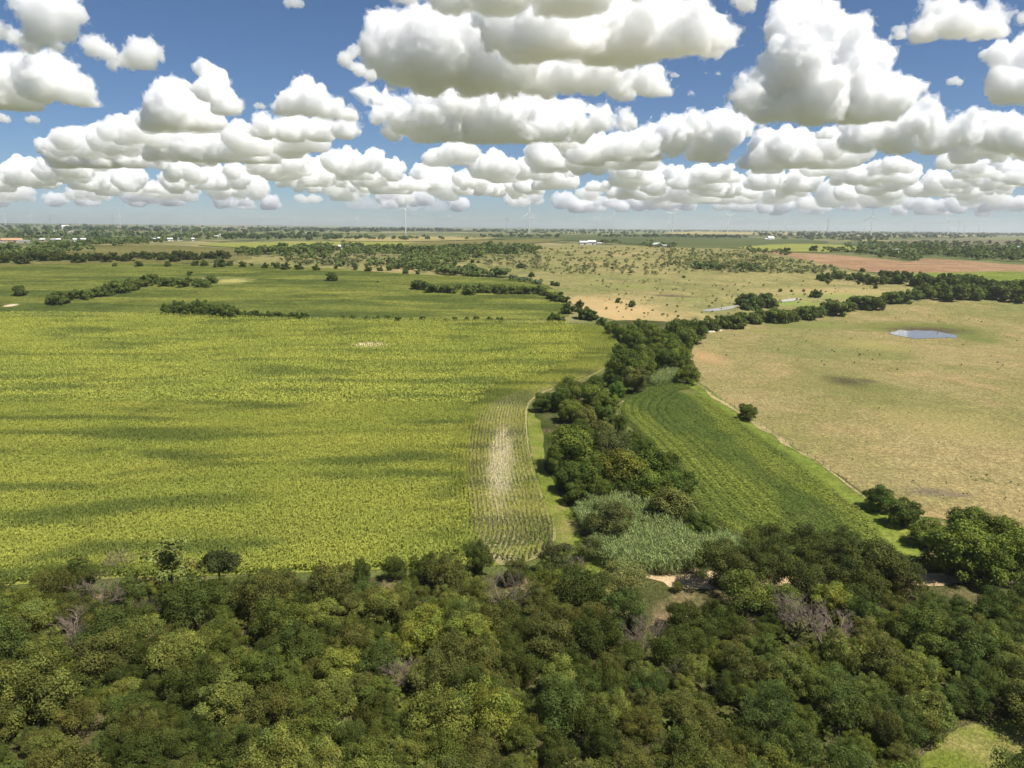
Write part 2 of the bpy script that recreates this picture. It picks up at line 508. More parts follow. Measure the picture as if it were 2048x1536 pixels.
sand_m = ground_mat('sandy_soil', (.58, .42, .27), (.46, .34, .20), (.35, .27, .14), .12, .2, fine=1.5, bump=.15)
creek_m = ground_mat('creek_undergrowth', (.075, .09, .025), (.05, .065, .018), (.16, .125, .065), .08, .1, fine=1.2, bump=.4)
wood_m = ground_mat('woodland_floor', (.085, .09, .03), (.11, .10, .042), (.27, .20, .11), .07, .075, fine=1.2, bump=.4)

sheet('dry_pasture', [(1412, 655), (1500, 640), (1620, 634), (1760, 612), (1900, 596), (2048, 590), (2500, 585), (2900, 700), (2900, 1500), (2300, 1220), (2048, 1082), (1970, 1050), (1830, 1030), (1780, 1012),
       (1735, 997), (1650, 930), (1560, 878), (1480, 823), (1420, 782), (1393, 762), (1385, 742), (1378, 710), (1388, 690), (1408, 665)], pasture_m, 1, wob=4)
sheet('scrub_pasture', [(870, 520), (960, 508), (1040, 500), (1100, 492), (1180, 489), (1300, 493), (1500, 498), (1560, 509), (1640, 524), (1700, 540), (1740, 550), (1840, 562), (1900, 575), (1840, 590),
       (1740, 602), (1600, 628), (1450, 645), (1400, 650), (1300, 652), (1225, 640), (1185, 630), (1140, 606), (1110, 575), (1040, 556), (960, 545), (900, 532)], scrub_m, 1, wob=2)
sheet('brush_pasture', [(455, 521), (490, 513), (600, 513), (760, 515), (900, 520), (960, 545), (900, 552), (830, 549), (660, 537), (520, 530)], scrub_m, 1)
sheet('hillside_crop', POLY['hill'], hill_m, 2)
sheet('corn_field_soil', POLY['corn'], soil, 2)
sheet('headland_soil', [(1065, 800), (1055, 815), (1053, 850), (1058, 900), (1068, 940), (1088, 990), (1110, 1050), (1113, 1085), (1060, 1128), (985, 1132), (958, 1080), (940, 1010), (932, 940), (935, 880), (950, 835), (985, 802), (1030, 785), (1100, 762), (1180, 735), (1222, 705), (1235, 715), (1200, 745), (1130, 772), (1085, 785)], head_soil, 3)
sheet('young_crop_soil', POLY['teardrop'], tear_soil, 3)
sheet('field_margin_grass', [(1310, 762), (1360, 760), (1394, 764), (1430, 788), (1490, 828), (1560, 878), (1650, 932), (1735, 997), (1790, 1022), (1835, 1060), (1840, 1130), (1700, 1120), (1560, 1080), (1500, 1095), (1440, 1050), (1240, 830)], green_m, 2)
sheet('grass_wedge', [(1053, 815), (1085, 820), (1112, 850), (1118, 900), (1110, 960), (1140, 1010), (1195, 1090), (1215, 1145), (1150, 1160), (1060, 1150), (1113, 1085), (1088, 990), (1060, 900)], grass_m, 1)
sheet('creek_bank', [(1200, 642), (1300, 640), (1400, 650), (1408, 668), (1385, 695), (1376, 712), (1388, 762), (1350, 768), (1290, 772), (1245, 800), (1225, 820), (1240, 850), (1300, 905), (1380, 1010), (1470, 1080), (1500, 1130),
       (1300, 1160), (1190, 1120), (1150, 1040), (1110, 970), (1085, 930), (1090, 880), (1075, 830), (1062, 805), (1110, 782), (1180, 760), (1235, 735), (1250, 710), (1240, 685), (1215, 665)], creek_m, 2, wob=4)
sheet('red_bare_field', [(1500, 502), (1560, 505), (1640, 508), (1700, 512), (1790, 521), (1815, 525), (1838, 520), (1850, 517), (1920, 521), (2048, 531), (2500, 545), (2500, 570), (2048, 543), (1900, 546), (1770, 547), (1700, 540), (1640, 525), (1560, 510)], red_m, 2)
sheet('bright_green_field', [(1735, 550), (1830, 546), (1960, 543), (2048, 541), (2500, 558), (2500, 610), (2048, 576), (1990, 572), (1900, 562), (1800, 553)], green_m, 2)
sheet('olive_crop_field', [(-400, 552), (0, 528), (200, 518), (340, 512), (450, 511), (520, 515), (455, 524), (330, 528), (170, 528), (0, 532), (-400, 566)], olive_m, 2)
sheet('olive_hilltop_field', [(105, 509), (150, 497), (200, 492), (250, 489.5), (330, 490), (420, 495), (520, 499), (600, 500), (540, 507), (400, 513), (240, 513), (140, 513)], olive_m, 2)
sheet('pale_green_field', [(395, 488), (520, 484.5), (680, 483), (845, 484), (860, 492), (740, 500), (640, 499), (510, 497), (400, 491)], yellow_m, 2)
sheet('olive_strip_field', [(800, 490), (835, 484.5), (1000, 480), (1110, 478), (1140, 481), (1000, 492), (900, 496), (800, 497)], olive_m, 3)
sheet('tan_far_field', [(660, 478), (760, 475), (900, 473), (1000, 474), (1000, 478), (830, 483), (660, 482)], ground_mat('tan_grass', (.36, .29, .13), (.3, .25, .105), (.25, .23, .09), .006, .01, fine=.2), 2)
sheet('dark_green_field', [(880, 473), (1100, 468.5), (1350, 470.5), (1540, 477), (1690, 484), (1560, 491), (1500, 496), (1370, 497), (1250, 486), (1120, 481), (960, 478)], dark_m, 2)
sheet('knoll_field', [(1470, 495), (1560, 488), (1660, 488), (1750, 497), (1690, 504), (1560, 504), (1490, 499)], yellow_m, 3)
sheet('grey_brown_field', [(1765, 482), (1900, 477), (2048, 480), (2400, 484), (2400, 500), (2048, 492), (1900, 488), (1780, 487)], greybrown_m, 2)
sheet('tan_horizon_field', [(1320, 466), (1400, 463), (1520, 465), (1640, 466), (1640, 470), (1500, 470), (1340, 469)], bpy.data.materials['tan_grass'], 3)
sheet('tan_strip_field', [(1700, 470), (1850, 470), (1960, 471), (1960, 474), (1820, 474), (1700, 473)], bpy.data.materials['tan_grass'], 3)
sheet('woodland_floor', [(-500, 1235), (0, 1188), (400, 1168), (800, 1152), (1100, 1148), (1230, 1165), (1500, 1110), (1800, 1110), (2050, 1130), (2700, 1250), (2700, 2300), (-700, 2300)], wood_m, 1)
sheet('dirt_clearing', [(1285, 1150), (1300, 1138), (1340, 1134), (1400, 1140), (1450, 1148), (1560, 1150), (1700, 1160), (1830, 1150), (1900, 1145), (2048, 1150), (2040, 1175), (1900, 1165), (1700, 1180), (1500, 1175), (1400, 1172), (1350, 1178), (1310, 1168)], sand_m, 2, wob=6)
sheet('grass_clearing', [(1850, 1500), (1900, 1460), (1990, 1440), (2100, 1430), (2300, 1500), (2300, 1700), (1900, 1700), (1840, 1580)], grass_m, 2, wob=10)
sheet('field_edge_track', [(1390, 768), (1394, 767), (1430, 793), (1500, 838), (1570, 884), (1655, 936), (1735, 1000), (1731, 1002), (1651, 939), (1566, 887), (1496, 841), (1426, 795)], ground_mat('pale_track', (.42, .31, .17), (.30, .26, .12), (.24, .23, .08), .1, .2, fine=1.0, bump=.1), 4, wob=5, smooth=0)

# water
wm, t, nd, ln = new_mat('pond_water')
p = N(nd, 'ShaderNodeBsdfPrincipled'); o = N(nd, 'ShaderNodeOutputMaterial')
p.inputs['Base Color'].default_value = (.21, .20, .17, 1); p.inputs['Roughness'].default_value = .03; p.inputs['IOR'].default_value = 1.33
p.inputs['Specular IOR Level'].default_value = .8
b = N(nd, 'ShaderNodeBump'); b.inputs['Strength'].default_value = .1; b.inputs['Distance'].default_value = .02
ln.new(noise_fac(t, .8, 3, .2, .8), b.inputs['Height']); ln.new(b.outputs[0], p.inputs['Normal']); ln.new(p.outputs[0], o.inputs[0])
mm, t, nd, ln = new_mat('silty_water')
p = N(nd, 'ShaderNodeBsdfPrincipled'); o = N(nd, 'ShaderNodeOutputMaterial')
p.inputs['Base Color'].default_value = (.36, .33, .27, 1); p.inputs['Roughness'].default_value = .15; p.inputs['IOR'].default_value = 1.33
ln.new(p.outputs[0], o.inputs[0])
sheet('pond', [(1771, 668), (1782, 663), (1810, 661.5), (1840, 661.5), (1870, 664), (1912, 671), (1916, 676), (1890, 678), (1840, 678), (1800, 673)], wm, 5, flat=False, wob=5)
sheet('stream', [(1400, 621), (1430, 617.5), (1462, 613), (1480, 609), (1476, 615), (1450, 621), (1420, 624.5)], mm, 5)
sheet('stream', [(1556, 603), (1570, 599), (1602, 596.5), (1596, 601), (1565, 605)], mm, 5)
print('ground', time.time() - T0)

# ------------------------------------------------------------------ crops: the plants themselves
crop_mat = leaf_mat('crop_leaf', .25, use_obj=False)
def crop(name, XY, ang, col, size, nleaf, spread, label, seed, lsize=1.0, tassel=True):
    """one mass of crop plants: arching leaves and a tassel on each"""
    rng = np.random.default_rng(seed)
    n = len(XY)
    z = terr(XY[:, 0], XY[:, 1]) + .02
    Vs = []; Cs = []
    for k in range(nleaf):
        a = ang + (k % 2) * np.pi + rng.normal(0, .75, n)
        L = size * rng.uniform(.28, .52, n) * spread
        w = size * rng.uniform(.10, .17, n) * lsize
        h0 = size * rng.uniform(.35, .95, n); h1 = h0 + size * rng.uniform(-.08, .15, n)
        dx, dy = np.cos(a), np.sin(a)
        b = np.stack([XY[:, 0], XY[:, 1], z + h0], 1)
        tip = b + np.stack([dx * L, dy * L, h1 - h0], 1)
        s = np.stack([-dy * w, dx * w, rng.normal(0, .3, n) * w], 1)
        Vs.append(np.stack([b - s, b + s, tip + s * .5, tip - s * .5], 1))
        Cs.append(col * rng.uniform(.84, 1.16, (n, 1)))
    if tassel:
        a = rng.uniform(0, np.pi, n); w = size * .075 * lsize
        b = np.stack([XY[:, 0], XY[:, 1], z + size * .85], 1)
        s = np.stack([np.cos(a) * w, np.sin(a) * w, 0 * a], 1)
        tip = b + np.stack([rng.normal(0, .06, n), rng.normal(0, .06, n), size * rng.uniform(.2, .42, n)], 1)
        Vs.append(np.stack([b - s, b + s, tip + s * 1.2, tip - s * 1.2], 1))
        y = np.clip(col[:, :1] / .24, .25, 1)
        Cs.append((col * (1 - .5 * y) + np.array([.43, .41, .12]) * .5 * y) * rng.uniform(.85, 1.15, (n, 1)))
    V = np.stack(Vs, 1).reshape(-1, 3); C = np.repeat(np.stack(Cs, 1).reshape(-1, 3), 4, 0)
    F = np.arange(len(V)).reshape(-1, 4)
    return obj(name, mesh_np(name, V, F, crop_mat, C), kind='stuff', label=label, cat='crop')

def world_poly(poly, sm=1):
    B = densify(smooth_poly(poly, sm)); return G(B[:, 0], B[:, 1])[:, :2]
def dist_to_line(P, L):
    best = np.full(len(P), 1e9)
    for i in range(len(L) - 1):
        a, b = L[i], L[i + 1]; d = b - a; q = P - a
        t_ = np.clip((q @ d) / max(d @ d, 1e-9), 0, 1)
        best = np.minimum(best, np.hypot(*(q - t_[:, None] * d).T))
    return best
def smooth_line(pxs, step=2.0):
    B = G([p[0] for p in pxs], [p[1] for p in pxs])[:, :2]
    for _ in range(2):
        B = np.concatenate([B[:1], np.stack([B[:-1] * .75 + B[1:] * .25, B[:-1] * .25 + B[1:] * .75], 1).reshape(-1, 2), B[-1:]])
    s = np.concatenate([[0], np.cumsum(np.hypot(*np.diff(B, axis=0).T))])
    q = np.arange(0, s[-1], step)
    return np.stack([np.interp(q, s, B[:, 0]), np.interp(q, s, B[:, 1])], 1)

rng = np.random.default_rng(5)
CP = world_poly(POLY['corn'])
edge_line = smooth_line([(1195, 651), (1225, 670), (1243, 698), (1243, 712), (1215, 735), (1180, 755), (1130, 772), (1085, 785), (1065, 800), (1055, 815), (1053, 850), (1058, 900), (1068, 940), (1088, 990), (1110, 1050), (1113, 1085), (1095, 1135)])
YEL, GRN, DRK = np.array([.375, .38, .068]), np.array([.295, .33, .058]), np.array([.11, .15, .033])
def corn_colour(P, seed=0):
    x, y = P[:, 0], P[:, 1]
    wx = x + 26 * perlin(x / 55, y / 38, 71) + y * .7
    wy = y - 0.11 * x + 7 * perlin(x / 75, y / 50, 72) + 2.5 * perlin(x / 21, y / 17, 73)
    b = np.maximum(perlin(wx / 66, wy / 9.0, 21 + seed), perlin(wx / 50 + .5 + y / 160, wy / 7.2 + .37, 22 + seed) * .95) + .22 * perlin(wx / 15, wy / 5, 24)
    k = sstep(.05, .42, b)[:, None]
    g = sstep(-.35, .35, fbm(x / 45, y / 22, 40, 3))[:, None]
    base = YEL * (1 - g) + GRN * g
    return base * (1 - k * .92) + DRK * k * .92
ROW = .95
def straight_rows(d0, d1, sp, along, poly, angle=0.0):
    """plants on straight rows along x between two distances"""
    rows = np.arange(d0, d1, sp); out = []
    for y in rows:
        x = np.arange(-1.05 * (y + 30), .62 * y, along)
        out.append(np.stack([x + rng.uniform(-.3, .3, len(x)) * along, np.full(len(x), y) + rng.normal(0, .06, len(x))], 1))
    P = np.concatenate(out)
    P[:, 1] += 3.0 * np.sin(P[:, 0] / 90.)
    return P[inpoly(P[:, 0], P[:, 1], poly)]
def mask_sand(P):
    m = np.zeros(len(P))
    for (px, py, wx, wy) in ((1005, 925, 34, 85), (742, 690, 34, 4.5)):
        c = G(px, py)[0]; e = G(px + wx, py)[0]; f = G(px, py + wy)[0]; h = G(px, py - wy)[0]
        r = np.hypot((P[:, 0] - c[0]) / abs(e[0] - c[0]), (P[:, 1] - c[1]) / (abs(f[1] - h[1]) / 2)) + .35 * perlin(P[:, 0] / 4, P[:, 1] / 6, 8)
        m = np.maximum(m, 1 - sstep(.6, 1.1, r))
    return m
def visible(P, margin=60):
    q = project(np.column_stack([P, terr(P[:, 0], P[:, 1]) + 1]))
    return (q[:, 0] > -margin) & (q[:, 0] < 2048 + margin)
for (d0, d1, sp, along, nl, ls, nm) in ((100, 235, ROW, .44, 5, .40, 0), (235, 470, ROW * 1.3, 1.0, 3, .8, 1)):
    P = straight_rows(d0, d1, sp, along, CP)
    P = P[visible(P)]
    P = P[dist_to_line(P, edge_line) > 17.6 + 4.5 * perlin(P[:, 0] / 9, P[:, 1] / 11, 61)]
    P = P[rng.uniform(0, 1, len(P)) > mask_sand(P) * 1.2]
    crop('corn_plants', P, np.full(len(P), np.pi / 2), corn_colour(P) * (1 + .13 * nm), 1.75 * (1 + .2 * nm), nl, 1.0 + .15 * nm,
         ['ripening yellow-green corn in the near half of the big left field', 'ripening yellow-green corn in the far half of the big left field'][nm], 11 + nm, ls)
# headland rows that bend with the creek side of the field
tan_ = np.gradient(edge_line, axis=0); tan_ /= np.hypot(*tan_.T)[:, None]
nor = np.stack([tan_[:, 1], -tan_[:, 0]], 1)
if (nor @ np.array([-1, 0])).mean() < 0: nor = -nor
ker = np.ones(7) / 7
PP = []; AA = []
for k in range(22):
    off = edge_line + nor * (k * ROW + .7)
    s = np.concatenate([[0], np.cumsum(np.hypot(*np.diff(off, axis=0).T))])
    q = np.arange(0, s[-1], .42); q = q + rng.uniform(-.1, .1, len(q))
    P = np.stack([np.interp(q, s, off[:, 0]), np.interp(q, s, off[:, 1])], 1)
    tt = np.stack([np.interp(q, s, tan_[:, 0]), np.interp(q, s, tan_[:, 1])], 1)
    ok = dist_to_line(P, edge_line) > k * ROW + .7 - .25
    PP.append(P[ok] + rng.normal(0, .06, (ok.sum(), 2))); AA.append(np.arctan2(tt[ok, 1], tt[ok, 0]))
P = np.concatenate(PP); A = np.concatenate(AA)
ok = inpoly(P[:, 0], P[:, 1], CP); P, A = P[ok], A[ok]
ms = mask_sand(P)
ok = rng.uniform(0, 1, len(P)) > ms * .25; P, A, ms = P[ok], A[ok], ms[ok]
hc = corn_colour(P, 3) * .95
crop('corn_headland_rows', P, A, hc, (1.6 - .5 * ms)[:], 4, .72, 'curved corn rows with bare pale soil between, beside the creek trees', 15, .5)
# the teardrop field
TP = world_poly(POLY['teardrop'])
tline = smooth_line([(1392, 776), (1360, 768), (1310, 770), (1262, 791), (1239, 813), (1244, 840), (1272, 862), (1312, 905), (1352, 962), (1392, 1012), (1425, 1048), (1462, 1066), (1500, 1095)], 1.0)
a0, a1 = G([1420, 1740], [800, 1022])[:, :2]
td = (a1 - a0) / np.hypot(*(a1 - a0)); tn = np.array([-td[1], td[0]])
if tn @ (G(1300, 900)[0][:2] - a0) < 0: tn = -tn
PP = []
for k in range(0, 130):
    s = np.arange(-80, 190, .6)
    PP.append(a0 + td * s[:, None] + tn * (k * ROW + .4) + rng.normal(0, .07, (len(s), 2)))
P = np.concatenate(PP)
P = P[inpoly(P[:, 0], P[:, 1], TP)]
dl = dist_to_line(P, tline)
P = P[dl > 15.5]; A = np.full(len(P), math.atan2(td[1], td[0]))
tt = np.gradient(tline, axis=0); tt /= np.hypot(*tt.T)[:, None]; nn = np.stack([tt[:, 1], -tt[:, 0]], 1)
if (nn @ (TP.mean(0) - tline.mean(0))).mean() < 0: nn = -nn
PP = [P]; AA = [A]
for k in range(16):
    off = tline + nn * (k * ROW + .8)
    s = np.concatenate([[0], np.cumsum(np.hypot(*np.diff(off, axis=0).T))])
    q = np.arange(0, s[-1], .55)
    Q = np.stack([np.interp(q, s, off[:, 0]), np.interp(q, s, off[:, 1])], 1)
    tq = np.stack([np.interp(q, s, tt[:, 0]), np.interp(q, s, tt[:, 1])], 1)
    ok = dist_to_line(Q, tline) > k * ROW + .8 - .25
    PP.append(Q[ok] + rng.normal(0, .05, (ok.sum(), 2))); AA.append(np.arctan2(tq[ok, 1], tq[ok, 0]))
P = np.concatenate(PP); A = np.concatenate(AA)
ok = inpoly(P[:, 0], P[:, 1], TP); P, A = P[ok], A[ok]
u = (P - a0) @ td; v = (P - a0) @ tn
dlt = dist_to_line(P, tline)
RW = np.where(dlt < 16, np.where((dlt / ROW).astype(int) % 3 == 0, .66, 1.06), np.where((v / ROW).astype(int) % 4 == 0, .86, 1.03))
k = sstep(-.30, .30, fbm(u / 80 + .5, v / 12, 55, 2) + .4 * perlin(u / 14, v / 4, 57) + .35 * np.exp(-((v - 22) / 13) ** 2) - .1)[:, None]
tc = (np.array([.225, .265, .044]) * (1 - k) + np.array([.105, .155, .032]) * k) * RW[:, None]
crop('sorghum_plants', P, A + np.pi / 2, tc, 1.25, 6, 1.0, 'bright green teardrop field of young crop between creek and dry pasture', 19, .6, tassel=False)
print('crops', time.time() - T0, len(P))

# ------------------------------------------------------------------ trees
LEAF = leaf_mat('tree_leaf', .20)
BARK = plain_mat('bark', (.115, .085, .06), .9, .1, .3, 3.0)
DEADWOOD = plain_mat('bare_wood', (.21, .165, .125), .9, .1, .25, 3.0)

def tube(V, F, pts, rad, sides=5):
    pts = [np.array(p, float) for p in pts]
    base = len(V)
    for i, p in enumerate(pts):
        d = pts[min(i + 1, len(pts) - 1)] - pts[max(i - 1, 0)]
        d = d / (np.linalg.norm(d) + 1e-9)
        u = np.cross(d, [0.31, .95, .1]); u /= np.linalg.norm(u) + 1e-9
        w = np.cross(d, u)
        for k in range(sides):
            a = 2 * math.pi * k / sides
            V.append(p + (u * math.cos(a) + w * math.sin(a)) * rad[i])
    for i in range(len(pts) - 1):
        for k in range(sides):
            a = base + i * sides + k; b = base + i * sides + (k + 1) % sides
            F.append((a, b, b + sides, a + sides))

def crown_np(seed, R, zb, zt, nl, n, leaf, droop=0.0, dense=.72, top=.4):
    """leaf sprays spread through rounded clumps; returns arrays and the clump centres"""
    r = np.random.default_rng(seed)
    cz = (zb + zt) / 2; hz = (zt - zb) / 2
    C = [np.array([0, 0, cz])]; Rd = [R * .45]
    for i in range(nl):
        v = r.normal(size=3); v[2] = v[2] * .8 + top * .4; v /= np.linalg.norm(v)
        rr = R * r.uniform(.15, .34)
        k = r.uniform(.55, 1.08)
        C.append(np.array([v[0] * (R - rr * .8) * k, v[1] * (R - rr * .8) * k, cz + v[2] * max(hz - rr * .6, .2) * k * 1.02])); Rd.append(rr)
    C = np.array(C); Rd = np.array(Rd)
    m = int(n * 2.2)
    w = Rd ** 2; li = r.choice(len(C), m, p=w / w.sum())
    d = r.normal(size=(m, 3)); d[:, 2] += .25; d /= np.linalg.norm(d, axis=1)[:, None]
    rad = Rd[li] * (r.uniform(0, 1, m) ** .35) * (1 + .12 * r.normal(size=m))
    P = C[li] + d * rad[:, None] * np.array([1, 1, .82])
    # drop leaves buried deep inside another clump
    keep = np.ones(m, bool)
    for j in range(len(C)):
        q = np.linalg.norm((P - C[j]) / np.array([1, 1, .82]), axis=1)
        keep &= ~((q < Rd[j] * dense) & (li != j)) & ~((q < Rd[j] * .5) & (li == j))
    keep &= P[:, 2] > max(zb - .5, .08)
    P, d, li = P[keep][:n], d[keep][:n], li[keep][:n]
    m = len(P)
    nrm = d + r.normal(size=(m, 3)) * .55 + np.array([0, 0, .35]); nrm /= np.linalg.norm(nrm, axis=1)[:, None]
    a = np.cross(nrm, r.normal(size=(m, 3))); a /= np.linalg.norm(a, axis=1)[:, None]
    a[:, 2] -= droop; b = np.cross(nrm, a)
    s = leaf * r.uniform(.6, 1.35, m)[:, None]
    V = np.stack([P - a * s * .6, P - b * s * .36, P + a * s * .6, P + b * s * .36], 1)
    tint = (r.uniform(.66, 1.36, len(C)))[li]; warm = r.normal(0, .05, len(C))[li] + r.normal(0, .05, m)
    c = tint * r.uniform(.72, 1.3, m)
    col = np.stack([c * (1 + warm), c, c * (1 - warm * .5)], 1)
    return V.reshape(-1, 3), np.repeat(col, 4, 0), C, Rd

def make_tree_meshes(name, seed, R, zb, zt, nl, n, leaf, trunk_r=.28, droop=0., dense=.72, top=.4):
    V, col, C, Rd = crown_np(seed, R, zb, zt, nl, n, leaf, droop, dense, top)
    cm = mesh_np(name + '_crown', V, np.arange(len(V)).reshape(-1, 4), LEAF, col)
    r = random.Random(seed)
    TV, TF = [], []
    lean = np.array([r.uniform(-.5, .5), r.uniform(-.5, .5), 0])
    fork = np.array([lean[0], lean[1], max(zb, 0) + (zt - zb) * .22])
    tube(TV, TF, [(0, 0, -.4), (lean[0] * .3, lean[1] * .3, fork[2] * .5), fork], [trunk_r * 1.35, trunk_r, trunk_r * .8], 7)
    for c in C[1:8]:
        mid = fork * .5 + c * .5 + np.array([r.uniform(-.3, .3), r.uniform(-.3, .3), .2])
        tube(TV, TF, [fork, mid, c], [trunk_r * .55, trunk_r * .33, trunk_r * .12], 5)
    tm = mesh_np(name + '_trunk', np.array(TV), np.array(TF), BARK)
    return cm, tm

KINDS = {}
KINDS['wood'] = [make_tree_meshes('wood', 100 + i, 4.4 + .35 * (i % 3), .1, 7.0 + .6 * (i % 4), 34 + 4 * (i % 4), 13000, .205, .2, 0, .68, .35) for i in range(9)]
KINDS['feathery'] = [make_tree_meshes('feathery', 160 + i, 4.2, 1.2, 7.0, 40, 9000, .19, .18, .25, .45, .5) for i in range(3)]
KINDS['oak'] = [make_tree_meshes('oak', 130 + i, 5.0, -.6, 8.4, 46, 10500, .30, .35, 0, .75, .55) for i in range(5)]
KINDS['bush'] = [make_tree_meshes('bush', 150 + i, 5.0, -2.0, 7.4, 26, 3400, .62, .2, 0, .72, .5) for i in range(5)]
KINDS['flat'] = [make_tree_meshes('flat', 170, 4.4, 3.6, 6.6, 26, 6000, .30, .22, 0, .6)]
KINDS['sparse'] = [make_tree_meshes('sparse', 171 + i, 3.6, 2.2, 9.0, 18, 2300, .34, .16, 0, .5) for i in range(2)]

def bare_tree_mesh(seed, H, spread, levels=5, r0=.13):
    r = random.Random(seed); V, F = [], []
    def grow(p, d, L, rad, lev):
        q = p + d * L * .5 + np.array([r.uniform(-1, 1), r.uniform(-1, 1), r.uniform(-.3, .5)]) * L * .07
        e = q + (d + np.array([r.uniform(-1, 1), r.uniform(-1, 1), .1]) * .2) * L * .5
        tube(V, F, [p, q, e], [rad, rad * .8, rad * .6], 4 if lev > 2 else 3)
        if lev <= 0: return
        for k in range(3 if lev > 1 else 4):
            a = r.uniform(0, 2 * math.pi); t_ = r.uniform(.45, spread)
            n = d + np.array([math.cos(a), math.sin(a), r.uniform(-.25, .4)]) * t_
            n = n / np.linalg.norm(n)
            grow(e if k else q, n, L * r.uniform(.62, .82), rad * .62, lev - 1)
    for k in range(3):
        a = k * 2.1 + r.uniform(-.4, .4)
        d = np.array([math.cos(a) * .45, math.sin(a) * .45, 1.]); d /= np.linalg.norm(d)
        grow(np.array([math.cos(a) * .1, math.sin(a) * .1, -.2]), d, H * .33, r0, levels)
    return mesh_np('bare', np.array(V), np.array(F), DEADWOOD)
BARE = [bare_tree_mesh(300 + i, 6.2, .95, 5) for i in range(4)]

C_DARK, C_OLIVE, C_MID, C_LIME, C_BLUE = (.074, .088, .017), (.118, .118, .026), (.120, .137, .024), (.205, .215, .034), (.086, .112, .024)
C_OAK, C_OAK2, C_BRIGHT = (.092, .122, .021), (.14, .168, .026), (.12, .195, .028)
rnd = random.Random(77)
def jit(c, v=.14):
    k = rnd.uniform(1 - v, 1 + v); h = rnd.uniform(-.08, .01)
    return (c[0] * k * (1 + h), c[1] * k, c[2] * k * (1 - h), 1)

def plant_tree(name, kind, x, y, width, height, color, label, cat, group, var=None, z=None):
    cm, tm = KINDS[kind][var if var is not None else rnd.randrange(len(KINDS[kind]))]
    base_w = 2 * max(abs(v) for v in (cm['rx'],)) if 'rx' in cm else 9.5
    o = bpy.data.objects.new(name, None)
    COL.objects.link(o)
    o.empty_display_size = .5
    o.location = (x, y, float(terr(x, y)) if z is None else z)
    o.rotation_euler = (0, 0, rnd.uniform(0, 6.283))
    s = width / cm['w']; sz = height / cm['h']
    o.scale = (s, s * rnd.uniform(.9, 1.1), sz)
    c = obj('crown', cm, o); c.color = color
    obj('trunk', tm, o)
    tag(o, label, cat, group)
    return o
for L in KINDS.values():
    for cm, tm in L:
        co = np.empty(len(cm.vertices) * 3); cm.vertices.foreach_get('co', co); co = co.reshape(-1, 3)
        cm['w'] = float(np.percentile(np.abs(co[:, 0]), 99) + np.percentile(np.abs(co[:, 1]), 99)); cm['h'] = float(np.percentile(co[:, 2], 99.5))

def tone(c):
    if c[0] > .155: return 'lime green'
    if c[2] == .024 and c[1] < .12 and c[1] > c[0] * 1.3: return 'cool green'
    if .103 < c[0] and c[1] < c[0] * 1.15: return 'olive'
    if c[1] > .11: return 'mid green'
    return 'dark green'

def tree_at(name, kind, cx, cy, w, color, label, cat, group, hk=.92, var=None):
    """a tree whose crown is seen round photo position (cx,cy), w photo pixels wide; stood on the ground below it"""
    by = cy + .42 * w
    for _ in range(3):
        g = G(cx, by)[0]
        dist = math.hypot(g[0], math.hypot(g[1], CAMZ - g[2]))
        m = w * dist / FPX * .97
        h = m * hk
        q = project(np.array([g[0], g[1], g[2] + h * .56]))[0]
        by += cy - q[1]
    g = G(cx, by)[0]
    return plant_tree(name, kind, g[0], g[1], m, h, color, label, cat, group, var)

# trees of the creek, near to far
creek = [(1087, 803, 38, 0), (1118, 797, 46, 0), (1140, 778, 56, 1), (1187, 792, 54, 1), (1140, 819, 46, 1), (1206, 826, 38, 0), (1173, 833, 46, 2), (1159, 856, 42, 0), (1204, 858, 36, 2),
         (1140, 890, 86, 1), (1114, 917, 54, 0), (1225, 890, 84, 3), (1262, 905, 40, 0), (1284, 895, 46, 0), (1181, 952, 70, 0), (1144, 950, 60, 0), (1239, 938, 84, 4), (1302, 932, 80, 0), (1337, 926, 46, 0),
         (1308, 972, 70, 1), (1356, 968, 62, 0), (1152, 985, 44, 0), (1197, 985, 50, 0), (1252, 975, 50, 0), (1337, 1010, 74, 2), (1400, 1052, 52, 0), (1214, 1036, 84, 3), (1374, 1030, 40, 0),
         (1225, 657, 27, 5), (1240, 664, 30, 1), (1255, 660, 30, 5), (1282, 652, 30, 5), (1267, 667, 36, 1), (1297, 663, 36, 5), (1264, 683, 42, 0), (1289, 691, 42, 0), (1318, 675, 40, 1), (1342, 685, 42, 1), (1355, 660, 48, 0),
         (1384, 659, 48, 0), (1371, 673, 42, 5), (1350, 706, 52, 1), (1331, 718, 42, 0), (1283, 711, 50, 1), (1311, 703, 36, 1), (1250, 729, 70, 0), (1290, 732, 46, 1), (1271, 757, 52, 2), (1235, 777, 32, 6), (1190, 770, 42, 0), (1374, 747, 40, 1), (1223, 752, 38, 0), (1240, 700, 30, 0), (1365, 726, 36, 0), (1218, 806, 36, 1), (1236, 846, 34, 0), (1202, 800, 40, 0), (1262, 880, 40, 0), (1180, 880, 46, 0), (1205, 925, 50, 1), (1275, 960, 50, 0)]
pal = {0: C_OAK, 1: C_OAK2, 2: (.165, .165, .04), 3: (.115, .12, .034), 4: (.155, .158, .026), 5: (.135, .165, .03), 6: C_BRIGHT}
words = {0: 'dark green round tree', 1: 'green tree with sunlit top', 2: 'pale olive tree', 3: 'broad dull olive tree', 4: 'yellow-tinged tree', 5: 'fresh green tree', 6: 'bright green little round tree'}
order = sorted(range(len(creek)), key=lambda i: -(creek[i][1] + .42 * creek[i][2]))
